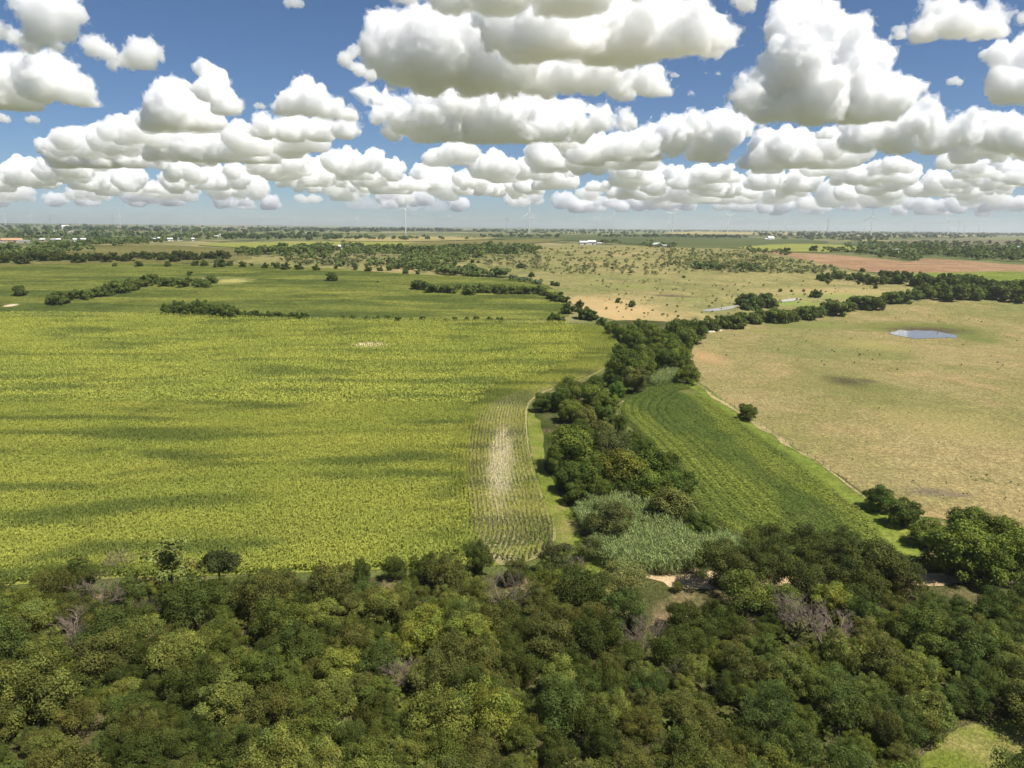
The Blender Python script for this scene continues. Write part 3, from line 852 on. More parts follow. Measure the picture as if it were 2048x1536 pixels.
for n_, i in enumerate(order):
    cx, cy, w, k = creek[i]
    side = 'left' if cx < np.interp(cy, [650, 700, 780, 860, 950, 1050], [1300, 1300, 1200, 1190, 1235, 1290]) else 'right'
    tree_at('creek_tree', 'oak' if k not in (3,) else 'wood', cx, cy, w * 1.08, jit(pal[k], .08),
            f"{words[k]}, {side} of the creek, {ordinal(n_)} from its near end", 'tree', 'trees along the creek', .95)

# oaks at the near right of the field and the lone trees
oaks = [(1443, 1129, 104), (1535, 1116, 84), (1531, 1076, 78), (1607, 1078, 80), (1665, 1114, 94), (1678, 1082, 66), (1745, 1120, 112), (1596, 1160, 92), (1710, 1158, 92), (1901, 1095, 104), (1855, 1062, 58), (1935, 1052, 84), (2014, 1105, 94), (1999, 1068, 74), (1958, 1124, 84), (1800, 1150, 80), (1490, 1110, 70)]
oaks.sort()
for i, (cx, cy, w) in enumerate(oaks):
    right = cx > 1840
    tree_at('live_oak', 'oak' if right else 'wood', cx, cy, w, jit(C_OAK2 if right else (.088, .098, .022), .12),
            (f"green broad tree in the clump at the pasture corner, {ordinal(i - sum(1 for q in oaks if q[0] <= 1840))} from the left" if right else f"dark broad tree below the teardrop field, {ordinal(i)} from the dirt clearing"), 'tree', 'broad trees below the right fields', .85)
for cx, cy, w, lb in ((1494, 823, 36, 'small round tree alone on the fence line of the dry pasture'), (1756, 992, 54, 'round dark bush on the field corner, upper of two'), (1806, 1024, 54, 'round dark bush on the field corner, lower of two'),
                      (1265, 606, 16, 'small dark round tree standing alone on the tan pasture beyond the creek'), (1236, 600, 11, 'small thin tree left of the dark round tree on tan pasture')):
    tree_at('lone_tree', 'oak' if w > 20 else 'bush', cx, cy, w, jit(C_OAK, .1), lb, 'tree', None, .88)

# hedgerows
def hedge(pts, w, step, group, phrase, color, jy=.2, seed=1, kind='bush', hk=.7):
    r = random.Random(seed)
    P = np.array(pts, float)
    s = np.concatenate([[0], np.cumsum(np.hypot(*np.diff(P, axis=0).T))])
    k = max(1, int(s[-1] / step))
    q = np.linspace(0, s[-1], k + 1)
    X = np.interp(q, s, P[:, 0]); Y = np.interp(q, s, P[:, 1])
    for i in range(len(q)):
        ww = w * r.uniform(.72, 1.25)
        tree_at('hedge_bush', kind, X[i] + r.uniform(-.2, .2) * w, Y[i] + r.uniform(-jy, jy) * w, ww, jit(color, .16),
                f"{'bigger ' if ww > w * 1.08 else 'smaller ' if ww < w * .85 else ''}bush, {phrase}, {ordinal(i)} from left", 'bush', group, hk)
GH = (.125, .155, .032)
hedge([(1408, 650), (1440, 645), (1480, 640), (1530, 632), (1580, 625), (1640, 616), (1700, 607), (1760, 600), (1810, 594)], 30, 12, 'bushes of the long creek hedge', 'the long hedge above the pond pasture', GH, .22, 2)
hedge([(1830, 586), (1870, 583), (1900, 581), (1940, 580), (1980, 577), (2060, 580)], 36, 17, 'bushes of the right creek hedge', 'the thick right end of the long hedge', GH, .2, 3)
hedge([(1770, 549), (1800, 551), (1840, 556), (1870, 560), (1905, 560), (1940, 561), (1965, 568), (1990, 572)], 26, 12, 'bushes of the green field hedge', 'the hedge below the bright green field', C_OAK, .2, 4)
hedge([(1640, 549), (1690, 551), (1720, 555), (1750, 559), (1792, 562)], 18, 9, 'bushes of the pasture hedge', 'the short hedge across the tan pasture', GH, .2, 5)
hedge([(1488, 597), (1510, 594), (1535, 597), (1550, 601), (1520, 604), (1500, 603)], 30, 18, 'bushes by the stream', 'the clump between the two stream pools', (.11, .14, .034), .1, 6)
hedge([(1631, 585), (1634, 587)], 24, 8, 'bushes at the upper pool', 'the pair right of the upper stream pool', GH, .1, 7)
hedge([(100, 599), (130, 592), (170, 588), (210, 578), (250, 570), (290, 560), (312, 552)], 24, 11, 'bushes of the slanting hedge', 'the slanting hedge on the left hillside', GH, .18, 8)
hedge([(320, 564), (340, 562), (365, 563), (385, 562), (405, 562), (425, 562), (418, 570)], 19, 11, 'bushes right of the slanting hedge', 'the ragged row right of the slanting hedge', GH, .3, 9)
hedge([(338, 616), (365, 611), (400, 612), (430, 617), (465, 625)], 28, 12, 'bushes of the near hedge', 'the tall clump along the far edge of the corn', C_OAK, .25, 10)
hedge([(480, 626), (520, 629), (560, 630), (610, 632)], 17, 10, 'bushes of the low hedge', 'the low hedge along the far edge of the corn', C_OAK, .15, 11)
hedge([(686, 634), (711, 634), (737, 635), (783, 636), (832, 638), (860, 639), (985, 638), (1000, 639)], 14, 22, 'scattered bushes on the corn edge', 'the scattered bushes on the corn edge', C_OAK, .15, 12)
hedge([(1100, 636), (1125, 637)], 22, 11, 'bushes at the corn corner', 'the clump at the far corner of the corn', C_OAK, .2, 13)
hedge([(828, 569), (860, 573), (890, 575), (930, 577), (970, 579), (1010, 580), (1050, 578), (1085, 583), (1115, 592), (1130, 598)], 22, 11, 'bushes of the middle hedge', 'the hedge across the far hillside crop', GH, .2, 14)
hedge([(1140, 610), (1155, 613), (1163, 620), (1180, 630), (1198, 636)], 27, 11, 'bushes at the creek head', 'the clump where creek and tan pasture meet', C_OAK, .25, 15)
hedge([(0, 516), (40, 514), (90, 512), (120, 512), (150, 512), (200, 514), (260, 512), (320, 511), (400, 510), (450, 508)], 19, 10, 'trees of the left belt', 'the dark tree belt at the left above the olive field', C_DARK, .2, 16)
row_ = [(230, 529, 8), (278, 527, 13), (337, 527, 13), (391, 526, 12), (410, 525, 15), (438, 523, 24), (460, 526, 13), (485, 527, 15), (503, 529, 8), (530, 530, 14), (552, 530, 16), (570, 531, 18), (598, 532, 16), (632, 534, 15), (672, 534, 9), (710, 534, 13), (737, 536, 15), (760, 537, 12), (778, 536, 12), (812, 541, 14), (835, 544, 10)]
for i, (x, y, w) in enumerate(row_):
    tree_at('edge_bush', 'bush', x, y, w, jit(C_OAK, .15), f"{'big' if w > 16 else 'small' if w < 11 else 'middling'} dark bush on the hillside crop's far edge, {ordinal(i)} from left", 'bush', 'bushes on the far edge of the hillside crop', .75)
for x, y, w, lb in ((40, 580, 22, 'dark bush alone in the crop near the left edge'), (664, 552, 22, 'long dark bush alone in the upper hillside crop'), (380, 546, 10, 'small bush above the ragged row on the hillside'), (755, 563, 5, 'tiny bush in the hillside crop left of the middle hedge'),
        (565, 493, 20, 'dark bush clump in the pale green far field'), (708, 493, 18, 'round dark tree between the two white houses'), (1573, 500, 14, 'dark bush at the far edge of the red field'), (1627, 496, 14, 'round dark tree on the green knoll'), (1724, 539, 9, 'small dark bush at the near edge of the red field'),
        (1656, 563, 8, 'small bush under the short pasture hedge, left one'), (1716, 565, 8, 'small bush under the short pasture hedge, middle one'), (1750, 573, 9, 'small bush under the short pasture hedge, right one'), (1560, 580, 8, 'little bush on tan grass above the upper pool, left one'), (1583, 581, 6, 'little bush on tan grass above the upper pool, middle one'), (1607, 581, 6, 'little bush on tan grass above the upper pool, right one'),
        (1368, 553, 7, 'tiny bush in the open tan pasture under the scrub'), (1105, 566, 11, 'dark bush above the end of the middle hedge, left of two'), (1114, 567, 12, 'dark bush above the end of the middle hedge, right of two'), (910, 525, 9, 'round bush on the pale slope, left of three'), (945, 522, 9, 'round bush on the pale slope, middle of three'), (957, 523, 7, 'round bush on the pale slope, right of three'), (1063, 548, 14, 'grey-green tree at the end of the middle wood'), (1040, 530, 16, 'dark thicket alone in the tan scrub pasture')):
    tree_at('lone_bush', 'bush', x, y, w, jit(C_OAK, .15), lb, 'bush', None, .75)
print('hedges', time.time() - T0)

# ------------------------------------------------------------------ the near wood
lim_px = [(-400, 1250), (0, 1216), (200, 1206), (400, 1204), (600, 1200), (800, 1192), (1000, 1184), (1100, 1190), (1200, 1222), (1290, 1262), (1380, 1262), (1450, 1225), (1600, 1222), (1800, 1218), (1900, 1222), (2048, 1225), (2500, 1260)]
LP = G([p[0] for p in lim_px], [p[1] for p in lim_px])
wr = np.random.default_rng(41)
clear_px = [(1332, 1150, 36, 14), (1960, 1500, 110, 70), (1625, 1245, 55, 26), (1010, 1185, 36, 24), (1285, 1270, 28, 18), (800, 1345, 28, 18), (210, 1195, 18, 14), (150, 1268, 24, 16), (120, 1455, 16, 14), (500, 1430, 14, 14), (1640, 1480, 16, 14)]
cand = []
tries = 0
while tries < 9000:
    tries += 1
    x = wr.uniform(-105, 105); y = wr.uniform(52, 118)
    if y > np.interp(x, LP[:, 0], LP[:, 1]): continue
    w = wr.uniform(4.2, 8.6) * (1 if wr.uniform() < .7 else .72)
    h = w * wr.uniform(.72, 1.02)
    if any((x - c[0]) ** 2 + (y - c[1]) ** 2 < ((w + c[2]) * .325) ** 2 for c in cand): continue
    q = project(np.array([[x, y, h * .6], [x, y, h], [x, y, 0]]))
    rpx = w / 2 * FPX / math.hypot(y, CAMZ)
    if q[0, 0] < -rpx * .8 or q[0, 0] > 2048 + rpx * .8 or q[1, 1] > 1536 + 15: continue
    if any(((q[0, 0] - a) / (rx + rpx * .75)) ** 2 + ((q[0, 1] - b) / (ry + rpx * .6)) ** 2 < 1 for a, b, rx, ry in clear_px): continue
    cand.append((x, y, w, h, q[0, 0], q[0, 1]))
lime = [(960, 1256), (865, 1275), (1110, 1370), (680, 1350), (540, 1480), (1000, 1420), (1010, 1500), (820, 1300), (1250, 1420), (1890, 1330), (400, 1300), (620, 1250), (890, 1420), (330, 1200), (1740, 1420), (1680, 1190)]
kinds = {}
for lx, ly in lime:
    i = min(range(len(cand)), key=lambda i: (cand[i][4] - lx) ** 2 + (cand[i][5] - ly) ** 2)
    kinds[i] = 1
ranks = sorted(range(len(cand)), key=lambda i: -cand[i][1])
nrow = 11; per = math.ceil(len(cand) / nrow)
for rrow in range(nrow):
    row = sorted(ranks[rrow * per:(rrow + 1) * per], key=lambda i: cand[i][4])
    for j, i in enumerate(row):
        x, y, w, h, qx, qy = cand[i]
        u = rnd.random()
        if i in kinds: c = C_LIME if rnd.random() < .5 else (.158, .172, .032)
        elif qx > 1500 and u < .4: c = C_BLUE
        elif u < .30: c = C_DARK
        elif u < .58: c = C_OLIVE
        elif u < .82: c = C_MID
        elif u < .92: c = (.165, .175, .036)
        else: c = C_BLUE
        kind = 'feathery' if rnd.random() < .22 else 'wood'
        size = 'wide' if w > 9 else 'narrow' if w < 6.5 else 'rounded'
        plant_tree('woodland_tree', kind, x, y, w, h, jit(c, .15),
                   f"{size} {tone(c)} tree, near wood, {ordinal(rrow)} row from the fields, {ordinal(j)} from left", 'tree', 'trees of the near wood')
print('wood trees', len(cand))
# standing-out trees along the field edge
for cx, cy, w, kind, c, lb, hk in ((160, 1142, 62, 'wood', C_DARK, 'dark rounded tree rising above the left edge of the corn', .9), (105, 1160, 60, 'wood', C_MID, 'mid green tree left of the dark rounded tree at the corn edge', .9),
        (440, 1142, 70, 'flat', (.07, .085, .026), 'flat-topped dark tree with bare trunk on the corn edge', 1.15), (345, 1128, 92, 'sparse', (.2, .21, .05), 'thin yellow-green see-through tree reaching up into the corn', 1.25),
        (722, 1140, 40, 'wood', C_DARK, 'small dark pointed tree on the corn edge', 1.2), (955, 1112, 62, 'wood', C_DARK, 'tall dark tree at the foot of the corn rows', 1.15), (1110, 1118, 72, 'wood', (.085, .095, .033), 'dark tree beside a grey bare one at the corn corner', 1.0),
        (850, 1132, 66, 'wood', C_DARK, 'dark tree left of the tall tree on the corn edge', .95), (790, 1135, 50, 'wood', C_DARK, 'low dark tree on the corn edge right of the small pointed tree', .95), (1180, 1098, 60, 'feathery', (.10, .11, .032), 'dull green bush in front of the reeds', .8),
        (1250, 1150, 80, 'feathery', (.21, .205, .06), 'pale yellow-green feathery tree left of the dirt clearing', .8), (1195, 1172, 70, 'feathery', (.19, .19, .055), 'second pale feathery tree, left of the one by the dirt clearing', .8), (1355, 1172, 24, 'feathery', C_OLIVE, 'tiny olive bush in the dirt clearing', .9),
        (560, 1165, 80, 'wood', C_OLIVE, 'olive tree on the corn edge right of the flat-topped tree', .85), (1030, 1140, 60, 'wood', C_DARK, 'low dark tree under the end of the corn rows', .8)):
    tree_at('edge_tree', kind, cx, cy, w, jit(c, .06), lb, 'tree', None, hk)
# bare grey trees
for i, (cx, cy, w, lb) in enumerate(((1010, 1182, 92, 'bare brown tree in the wood below the corn rows'), (1285, 1266, 80, 'bare grey-brown tree in the wood below the dirt clearing'), (800, 1340, 84, 'bare tree in the middle of the near wood'),
        (1590, 1225, 96, 'large bare grey thicket in the right of the wood, left one'), (1655, 1255, 96, 'large bare grey thicket in the right of the wood, right one'), (205, 1190, 76, 'bare pale tree in the left of the wood near the field'), (150, 1262, 80, 'bare grey tree left below the other bare tree'),
        (640, 1172, 54, 'thin bare tree at the corn edge'), (1148, 1128, 50, 'grey bare tree beside the dark tree at the corn corner'), (300, 1216, 50, 'small bare tree at the left of the wood'), (1508, 1188, 48, 'small bare grey tree beside the oaks'), (1360, 1352, 56, 'bare dark tree low in the middle right of the wood'), (238, 1120, 44, 'thin bare tree sticking up at the corn edge on the left'))):
    by = cy + .5 * w; g = G(cx, by)[0]; dist = math.sqrt(g[0] ** 2 + g[1] ** 2 + CAMZ ** 2)
    o = bpy.data.objects.new('bare_tree', None); COL.objects.link(o)
    o.location = tuple(g); o.rotation_euler = (0, 0, rnd.uniform(0, 6.28))
    s = w * dist / FPX / 6.5; o.scale = (s, s, s)
    obj('trunk', BARE[i % 4], o); tag(o, lb, 'bare tree', 'bare trees in the wood')
print('wood', time.time() - T0)

# low brush that fills the wood between the trees
def scatter_stuff(name, items, label, seed, cat='brush', mat=None):
    """items: arrays x,y,z,width,height,r,g,b,leaves -> one mass of small leafy clumps"""
    r = np.random.default_rng(seed); Vs = []; Cs = []
    for (x, y, z, w, h, c, nleaf) in items:
        m = nleaf
        nlobe = max(1, int(m / 14))
        lc = r.normal(size=(nlobe, 3)) * np.array([.24, .24, .16]) * np.array([w, w, h]); lc[:, 2] += h * .55
        li = r.integers(0, nlobe, m)
        d = r.normal(size=(m, 3)); d[:, 2] = np.abs(d[:, 2]) * .9 - .15; d /= np.linalg.norm(d, axis=1)[:, None]
        P = lc[li] + d * np.array([w * .27, w * .27, h * .3])
        P[:, 2] = np.clip(P[:, 2], h * .08, h * 1.05)
        P += np.array([x, y, z])
        n = d + r.normal(size=(m, 3)) * .4 + np.array([0, 0, .3]); n /= np.linalg.norm(n, axis=1)[:, None]
        a = np.cross(n, r.normal(size=(m, 3))); a /= np.linalg.norm(a, axis=1)[:, None]; b = np.cross(n, a)
        s = (w * 1.15 / math.sqrt(m)) * r.uniform(.7, 1.4, (m, 1))
        Vs.append(np.stack([P - a * s, P - b * s * .7, P + a * s, P + b * s * .7], 1).reshape(-1, 3))
        k = (r.uniform(.75, 1.25, nlobe)[li] * r.uniform(.8, 1.2, m))[:, None]
        Cs.append(np.repeat(np.array(c)[None] * k, 4, 0))
    V = np.concatenate(Vs); C = np.concatenate(Cs)
    return obj(name, mesh_np(name, V, np.arange(len(V)).reshape(-1, 4), FARLEAF, C), kind='stuff', label=label, cat=cat)
FARLEAF = leaf_mat('far_leaf', .25, use_obj=False)
items = []
for k in range(1100):
    x = wr.uniform(-110, 110); y = wr.uniform(50, 116)
    if y > np.interp(x, LP[:, 0], LP[:, 1]) + 1: continue
    w = wr.uniform(1.2, 3.6)
    q = project(np.array([[x, y, .5]]))[0]
    if any(((q[0] - a) / (rx + 20)) ** 2 + ((q[1] - b) / (ry + 12)) ** 2 < 1 for a, b, rx, ry in clear_px[:2]): continue
    if fbm(x / 9, y / 9, 90, 2) > .32: continue
    c = [C_OLIVE, C_MID, C_DARK, (.14, .16, .04)][wr.integers(0, 4)]
    items.append((x, y, float(terr(x, y)), w, w * wr.uniform(.5, .8), jit(c)[:3], 90))
scatter_stuff('woodland_brush', items, 'low green brush between the trees of the near wood', 3)

def poly_points(poly, n, seed):
    r = np.random.default_rng(seed); P = np.array(poly, float); out = np.zeros((0, 2))
    while len(out) < n:
        q = np.stack([r.uniform(P[:, 0].min(), P[:, 0].max(), n * 3), r.uniform(P[:, 1].min(), P[:, 1].max(), n * 3)], 1)
        out = np.concatenate([out, q[inpoly(q[:, 0], q[:, 1], poly)]])
    q = out[:n]
    return G(q[:, 0], q[:, 1])
def wood_items(poly, n, w0, w1, cols, leaves, seed, hk=.8):
    r = np.random.default_rng(seed + 5); out = []
    for p in poly_points(poly, n, seed):
        w = r.uniform(w0, w1); c = cols[r.integers(0, len(cols))]
        out.append((p[0], p[1], p[2], w, w * hk * r.uniform(.75, 1.15), jit(c)[:3], leaves))
    return out
G1, G2, G3 = (.125, .155, .042), (.10, .13, .034), (.155, .18, .055)
MESQ = [(.26, .255, .10), (.23, .235, .09), (.21, .20, .085), (.29, .275, .12)]
# belts of trees and brush across the middle distance
items = []
items += wood_items([(480, 505), (560, 500), (660, 494), (760, 497), (860, 500), (960, 493), (1040, 491), (1085, 502), (1060, 512), (960, 514), (860, 512), (700, 512), (560, 514), (470, 516)], 420, 6, 11, [G1, G2, G1], 60, 1)
items += wood_items([(800, 510), (900, 512), (960, 520), (890, 530), (850, 540), (800, 528)], 110, 6, 10, [G1, G1, G3], 60, 2)
items += wood_items([(780, 529), (850, 535), (940, 542), (1010, 552), (1020, 556), (930, 553), (850, 546), (790, 538)], 120, 5, 9, [G1, G2], 60, 3)
items += wood_items([(560, 514), (700, 514), (790, 528), (800, 540), (700, 536), (560, 528)], 110, 4, 8, [G3, (.13, .125, .06), G1], 50, 4)
items += wood_items([(1020, 556), (1070, 562), (1085, 570), (1020, 562)], 30, 3, 5, [(.16, .2, .09), G1], 50, 6)
scatter_stuff('middle_woodland', items, 'belt of green trees and brush across the middle distance', 5, 'woodland')
items = wood_items([(1080, 500), (1130, 495), (1300, 498), (1500, 503), (1640, 530), (1700, 545), (1600, 548), (1400, 545), (1250, 552), (1100, 548), (1050, 525)], 640, 2.2, 5.5, MESQ, 26, 7, .8)
items += wood_items([(1320, 500), (1480, 503), (1680, 540), (1640, 548), (1480, 545), (1330, 532)], 420, 3, 6, MESQ[:2], 30, 8, .7)
items += wood_items([(1380, 533), (1500, 538), (1540, 545), (1400, 541)], 40, 5, 9, [G1, G2], 40, 9)
items += wood_items([(950, 515), (1080, 512), (1100, 540), (980, 540)], 70, 3, 6, MESQ, 30, 10)
items += wood_items([(1480, 495), (1560, 500), (1590, 514), (1500, 506)], 40, 4, 7, [G1, G3], 36, 11)
items += wood_items([(1170, 560), (1800, 560), (1700, 590), (1400, 640), (1230, 640)], 150, 1.0, 2.6, MESQ, 16, 12)
items += wood_items([(1430, 650), (2040, 600), (2040, 760), (1420, 720)], 90, .5, 1.3, MESQ, 14, 13)
items += wood_items([(1420, 720), (2040, 760), (2040, 1040), (1900, 1020), (1600, 880)], 40, .3, .7, MESQ, 14, 14)
scatter_stuff('mesquite_scrub', items, 'sparse grey-green scrub dotted over the tan pastures', 6, 'scrub')
items = []
B1, B2 = (.078, .105, .042), (.11, .14, .052)
items += wood_items([(-150, 500), (60, 503), (200, 503), (110, 512), (-150, 522)], 120, 7, 12, [G1, G2], 60, 20)
items += wood_items([(60, 492), (190, 490), (250, 484), (100, 503)], 50, 6, 11, [G1, G2], 50, 21)
items += wood_items([(160, 488), (250, 483), (330, 487), (260, 491), (180, 494)], 80, 7, 12, [G1, G2], 50, 22)
items += wood_items([(1700, 484), (1800, 487), (1900, 491), (2048, 494), (2200, 500), (2200, 520), (2048, 524), (1900, 517), (1780, 508), (1690, 500)], 420, 6, 12, [G1, G2, G1], 50, 23)
items += wood_items([(1640, 497), (1700, 505), (1830, 512), (1830, 520), (1760, 515), (1640, 503)], 70, 5, 9, [G1, G2], 50, 24)
items += wood_items([(1810, 514), (1845, 517), (1840, 523), (1805, 519)], 20, 6, 9, [G1], 50, 25)
items += wood_items([(1500, 466), (1700, 468), (2000, 472), (1990, 476), (1780, 478), (1500, 472)], 330, 10, 18, [B1], 26, 26)
items += wood_items([(1500, 474), (1700, 478), (1800, 484), (1600, 480)], 70, 8, 14, [B1, B2], 30, 27)
items += wood_items([(1190, 473), (1420, 474), (1510, 476), (1420, 477), (1200, 475)], 120, 9, 14, [B1], 30, 28)
items += wood_items([(960, 474), (1120, 474), (1120, 476), (970, 476)], 50, 8, 13, [B1], 30, 29)
items += wood_items([(660, 477.5), (860, 479), (990, 479), (860, 481), (670, 480)], 36, 9, 14, [B1, G2], 30, 30)
items += wood_items([(450, 475), (560, 476), (700, 478), (700, 480), (560, 480), (450, 480)], 90, 9, 15, [B1], 30, 31)
items += wood_items([(1290, 489), (1350, 490), (1350, 497), (1270, 497)], 30, 7, 11, [G1, G2], 50, 32)
items += wood_items([(1210, 484), (1245, 485), (1240, 489), (1205, 488)], 12, 7, 11, [G1, G2], 50, 33)
items += wood_items([(640, 490), (735, 492), (730, 497), (650, 497)], 10, 6, 10, [G1, G2], 50, 34)
items += wood_items([(1840, 485), (2048, 486), (2048, 490), (1840, 489)], 50, 6, 10, [G1, B1], 40, 35)
scatter_stuff('distant_woodland', items, 'dark green tree belts among the far fields', 7, 'woodland')
items = []
items += wood_items([(-250, 451), (120, 451), (700, 458), (860, 460), (860, 464), (500, 466), (100, 462), (-250, 458)], 420, 14, 30, [B1, B2, (.05, .072, .036)], 14, 40, .5)
items += wood_items([(-200, 462), (160, 464), (480, 468), (700, 470), (680, 474), (400, 478), (160, 474), (-200, 470)], 300, 9, 17, [B1, B2, G1], 16, 41, .6)
items += wood_items([(-200, 472), (160, 475), (400, 480), (300, 484), (60, 482), (-200, 486)], 170, 7, 12, [G1, B1, B2], 20, 42, .7)
items += wood_items([(560, 457), (900, 459), (940, 463), (620, 462)], 260, 14, 26, [B1, (.045, .066, .04)], 14, 43, .5)
items += wood_items([(950, 461), (1400, 461.5), (2100, 469), (2200, 472), (2100, 473), (1400, 464), (950, 464)], 620, 14, 28, [B1, B2], 12, 44, .45)
items += wood_items([(1000, 466), (1330, 465), (1330, 468), (1000, 468)], 60, 10, 18, [B1, B2], 14, 46, .5)
scatter_stuff('horizon_woodland', items, 'blue-green woods along the horizon', 8, 'woodland')
print('stuff', time.time() - T0)

# ------------------------------------------------------------------ reed beds
def reeds(name, poly, per_m2, h, label, seed):
    r = np.random.default_rng(seed)
    W = world_poly(poly, 1); x0, y0 = W.min(0); x1, y1 = W.max(0)
    n = int((x1 - x0) * (y1 - y0) * per_m2)
    P = np.stack([r.uniform(x0, x1, n), r.uniform(y0, y1, n)], 1)
    P = P[inpoly(P[:, 0], P[:, 1], W)]
    P = P[fbm(P[:, 0] / 3.5, P[:, 1] / 3.5, 91, 2) > -.38]
    n = len(P); z = terr(P[:, 0], P[:, 1])
    H = h * r.uniform(.7, 1.1, n) * (1 + .25 * perlin(P[:, 0] / 5, P[:, 1] / 5, 33))
    lean = r.normal(0, .12, (n, 2)) + np.array([-.10, .03])
    Vs = []; Cs = []
    base = np.array([.31, .40, .14])
    for k in range(6):
        f = r.uniform(.25, .95, n)
        b = np.column_stack([P + lean * (H * f)[:, None], z + H * f])
        a = r.uniform(0, 6.283, n); L = r.uniform(.5, .95, n); w = r.uniform(.035, .07, n)
        dx, dy = np.cos(a), np.sin(a)
        tip = b + np.stack([dx * L * .7, dy * L * .7, L * r.uniform(.1, .8, n)], 1)
        s = np.stack([-dy * w, dx * w, 0 * w], 1)
        Vs.append(np.stack([b - s, b + s, tip + s * .4, tip - s * .4], 1)); Cs.append(base * r.uniform(.65, 1.3, (n, 1)) * (1 + r.normal(0, .06, (n, 3))))
    b = np.column_stack([P, z]); tip = np.column_stack([P + lean * H[:, None], z + H]); s = np.stack([np.full(n, .03), np.zeros(n), np.zeros(n)], 1)
    Vs.append(np.stack([b - s, b + s, tip + s, tip - s], 1)); Cs.append(np.array([.22, .22, .10]) * r.uniform(.7, 1.2, (n, 1)))
    V = np.stack(Vs, 1).reshape(-1, 3); C = np.repeat(np.stack(Cs, 1).reshape(-1, 3), 4, 0)
    obj(name, mesh_np(name, V, np.arange(len(V)).reshape(-1, 4), FARLEAF, C), kind='stuff', label=label, cat='reeds')
reeds('reed_bed', [(1150, 1035), (1190, 1010), (1260, 1005), (1320, 1030), (1345, 1068), (1420, 1085), (1500, 1098), (1490, 1125), (1430, 1135), (1372, 1152), (1300, 1155), (1215, 1145), (1185, 1115), (1192, 1085), (1160, 1062)], 10, 3.6, 'pale blue-green reed bed at the near end of the creek', 61)
reeds('reed_bed', [(1298, 766), (1320, 752), (1360, 748), (1365, 762), (1330, 772), (1305, 778)], 7, 3.4, 'small pale reed bed at the tip of the teardrop field', 62)

# ------------------------------------------------------------------ wind turbines
WHITE = plain_mat('turbine_white', (.78, .78, .76), .45, .4, .04, .05)
def lathe(prof, sides=14):
    V = []; F = []
    for (r_, z_) in prof:
        for k in range(sides):
            a = 2 * math.pi * k / sides; V.append((r_ * math.cos(a), r_ * math.sin(a), z_))
    for i in range(len(prof) - 1):
        for k in range(sides):
            a = i * sides + k; b = i * sides + (k + 1) % sides; F.append((a, b, b + sides, a + sides))
    return np.array(V), np.array(F)
HUB = 90.0
tv, tf = lathe([(2.3, -3), (2.25, 0), (1.9, 45), (1.35, 87.5), (1.2, 88.3)], 16)
tower_me = mesh_np('tower', tv, tf, WHITE, smooth=True)
bm = bmesh.new(); bmesh.ops.create_cube(bm, size=1)
for v in bm.verts:
    k = .8 if v.co.y > 0 else 1.0
    v.co = Vector((v.co.x * 3.6 * k, v.co.y * 10.5 + 2.2, v.co.z * 3.8 * k + HUB))
bmesh.ops.bevel(bm, geom=bm.edges[:], offset=.5, segments=2, affect='EDGES')
nac_me = bpy.data.meshes.new('nacelle'); bm.to_mesh(nac_me); bm.free(); nac_me.materials.append(WHITE)
hv, hf = lathe([(.05, 2.2), (.9, 1.8), (1.5, .9), (1.7, -.4), (1.6, -1.5), (.05, -1.6)], 12)
hv = np.stack([hv[:, 0], -hv[:, 2], hv[:, 1]], 1)
hub_me = mesh_np('hub', hv, hf[:, ::-1], WHITE, smooth=True)
BL = 48.0
bv = []; bf = []
for i, (z_, ch, th, tw) in enumerate(((1.2, 1.9, 1.7, .0), (4, 2.2, 1.5, .2), (9, 3.7, .9, .25), (18, 2.9, .6, .16), (32, 1.9, .35, .08), (44, 1.1, .2, .02), (BL, .3, .08, 0))):
    for k in range(8):
        a = 2 * math.pi * k / 8; x_ = math.cos(a) * ch * .5 + ch * .12; y_ = math.sin(a) * th * .5
        bv.append((x_ * math.cos(tw) - y_ * math.sin(tw), x_ * math.sin(tw) + y_ * math.cos(tw) - (z_ / BL) ** 2 * 1.5, z_))
    if i:
        for k in range(8):
            a = (i - 1) * 8 + k; b = (i - 1) * 8 + (k + 1) % 8; bf.append((a, b, b + 8, a + 8))
blade_me = mesh_np('blade', np.array(bv), np.array(bf), WHITE, smooth=True)
def turbine(px, hub_py, rot, yaw, label):
    d = (HUB + 30.5 - CAMZ) * FPX / max(horizon_y(px) - hub_py, 5.0)
    x = ray(px, hub_py)[0] * d; y = d
    z = float(terr(x, y))
    z = min(z, CAMZ - HUB + (horizon_y(px) - hub_py) * d / FPX + 4)
    o = bpy.data.objects.new('wind_turbine', None); COL.objects.link(o)
    o.location = (x, y, z); o.rotation_euler = (0, 0, math.radians(yaw))
    tag(o, label, 'wind turbine', 'wind turbines on the horizon')
    obj('tower', tower_me, o); obj('nacelle', nac_me, o)
    h = obj('hub', hub_me, o); h.location = (0, -4.6, HUB); h.rotation_euler = (0, math.radians(rot), 0)
    for k in range(3):
        b = obj('blade', blade_me, h); b.rotation_euler = (0, math.radians(120 * k), 0)
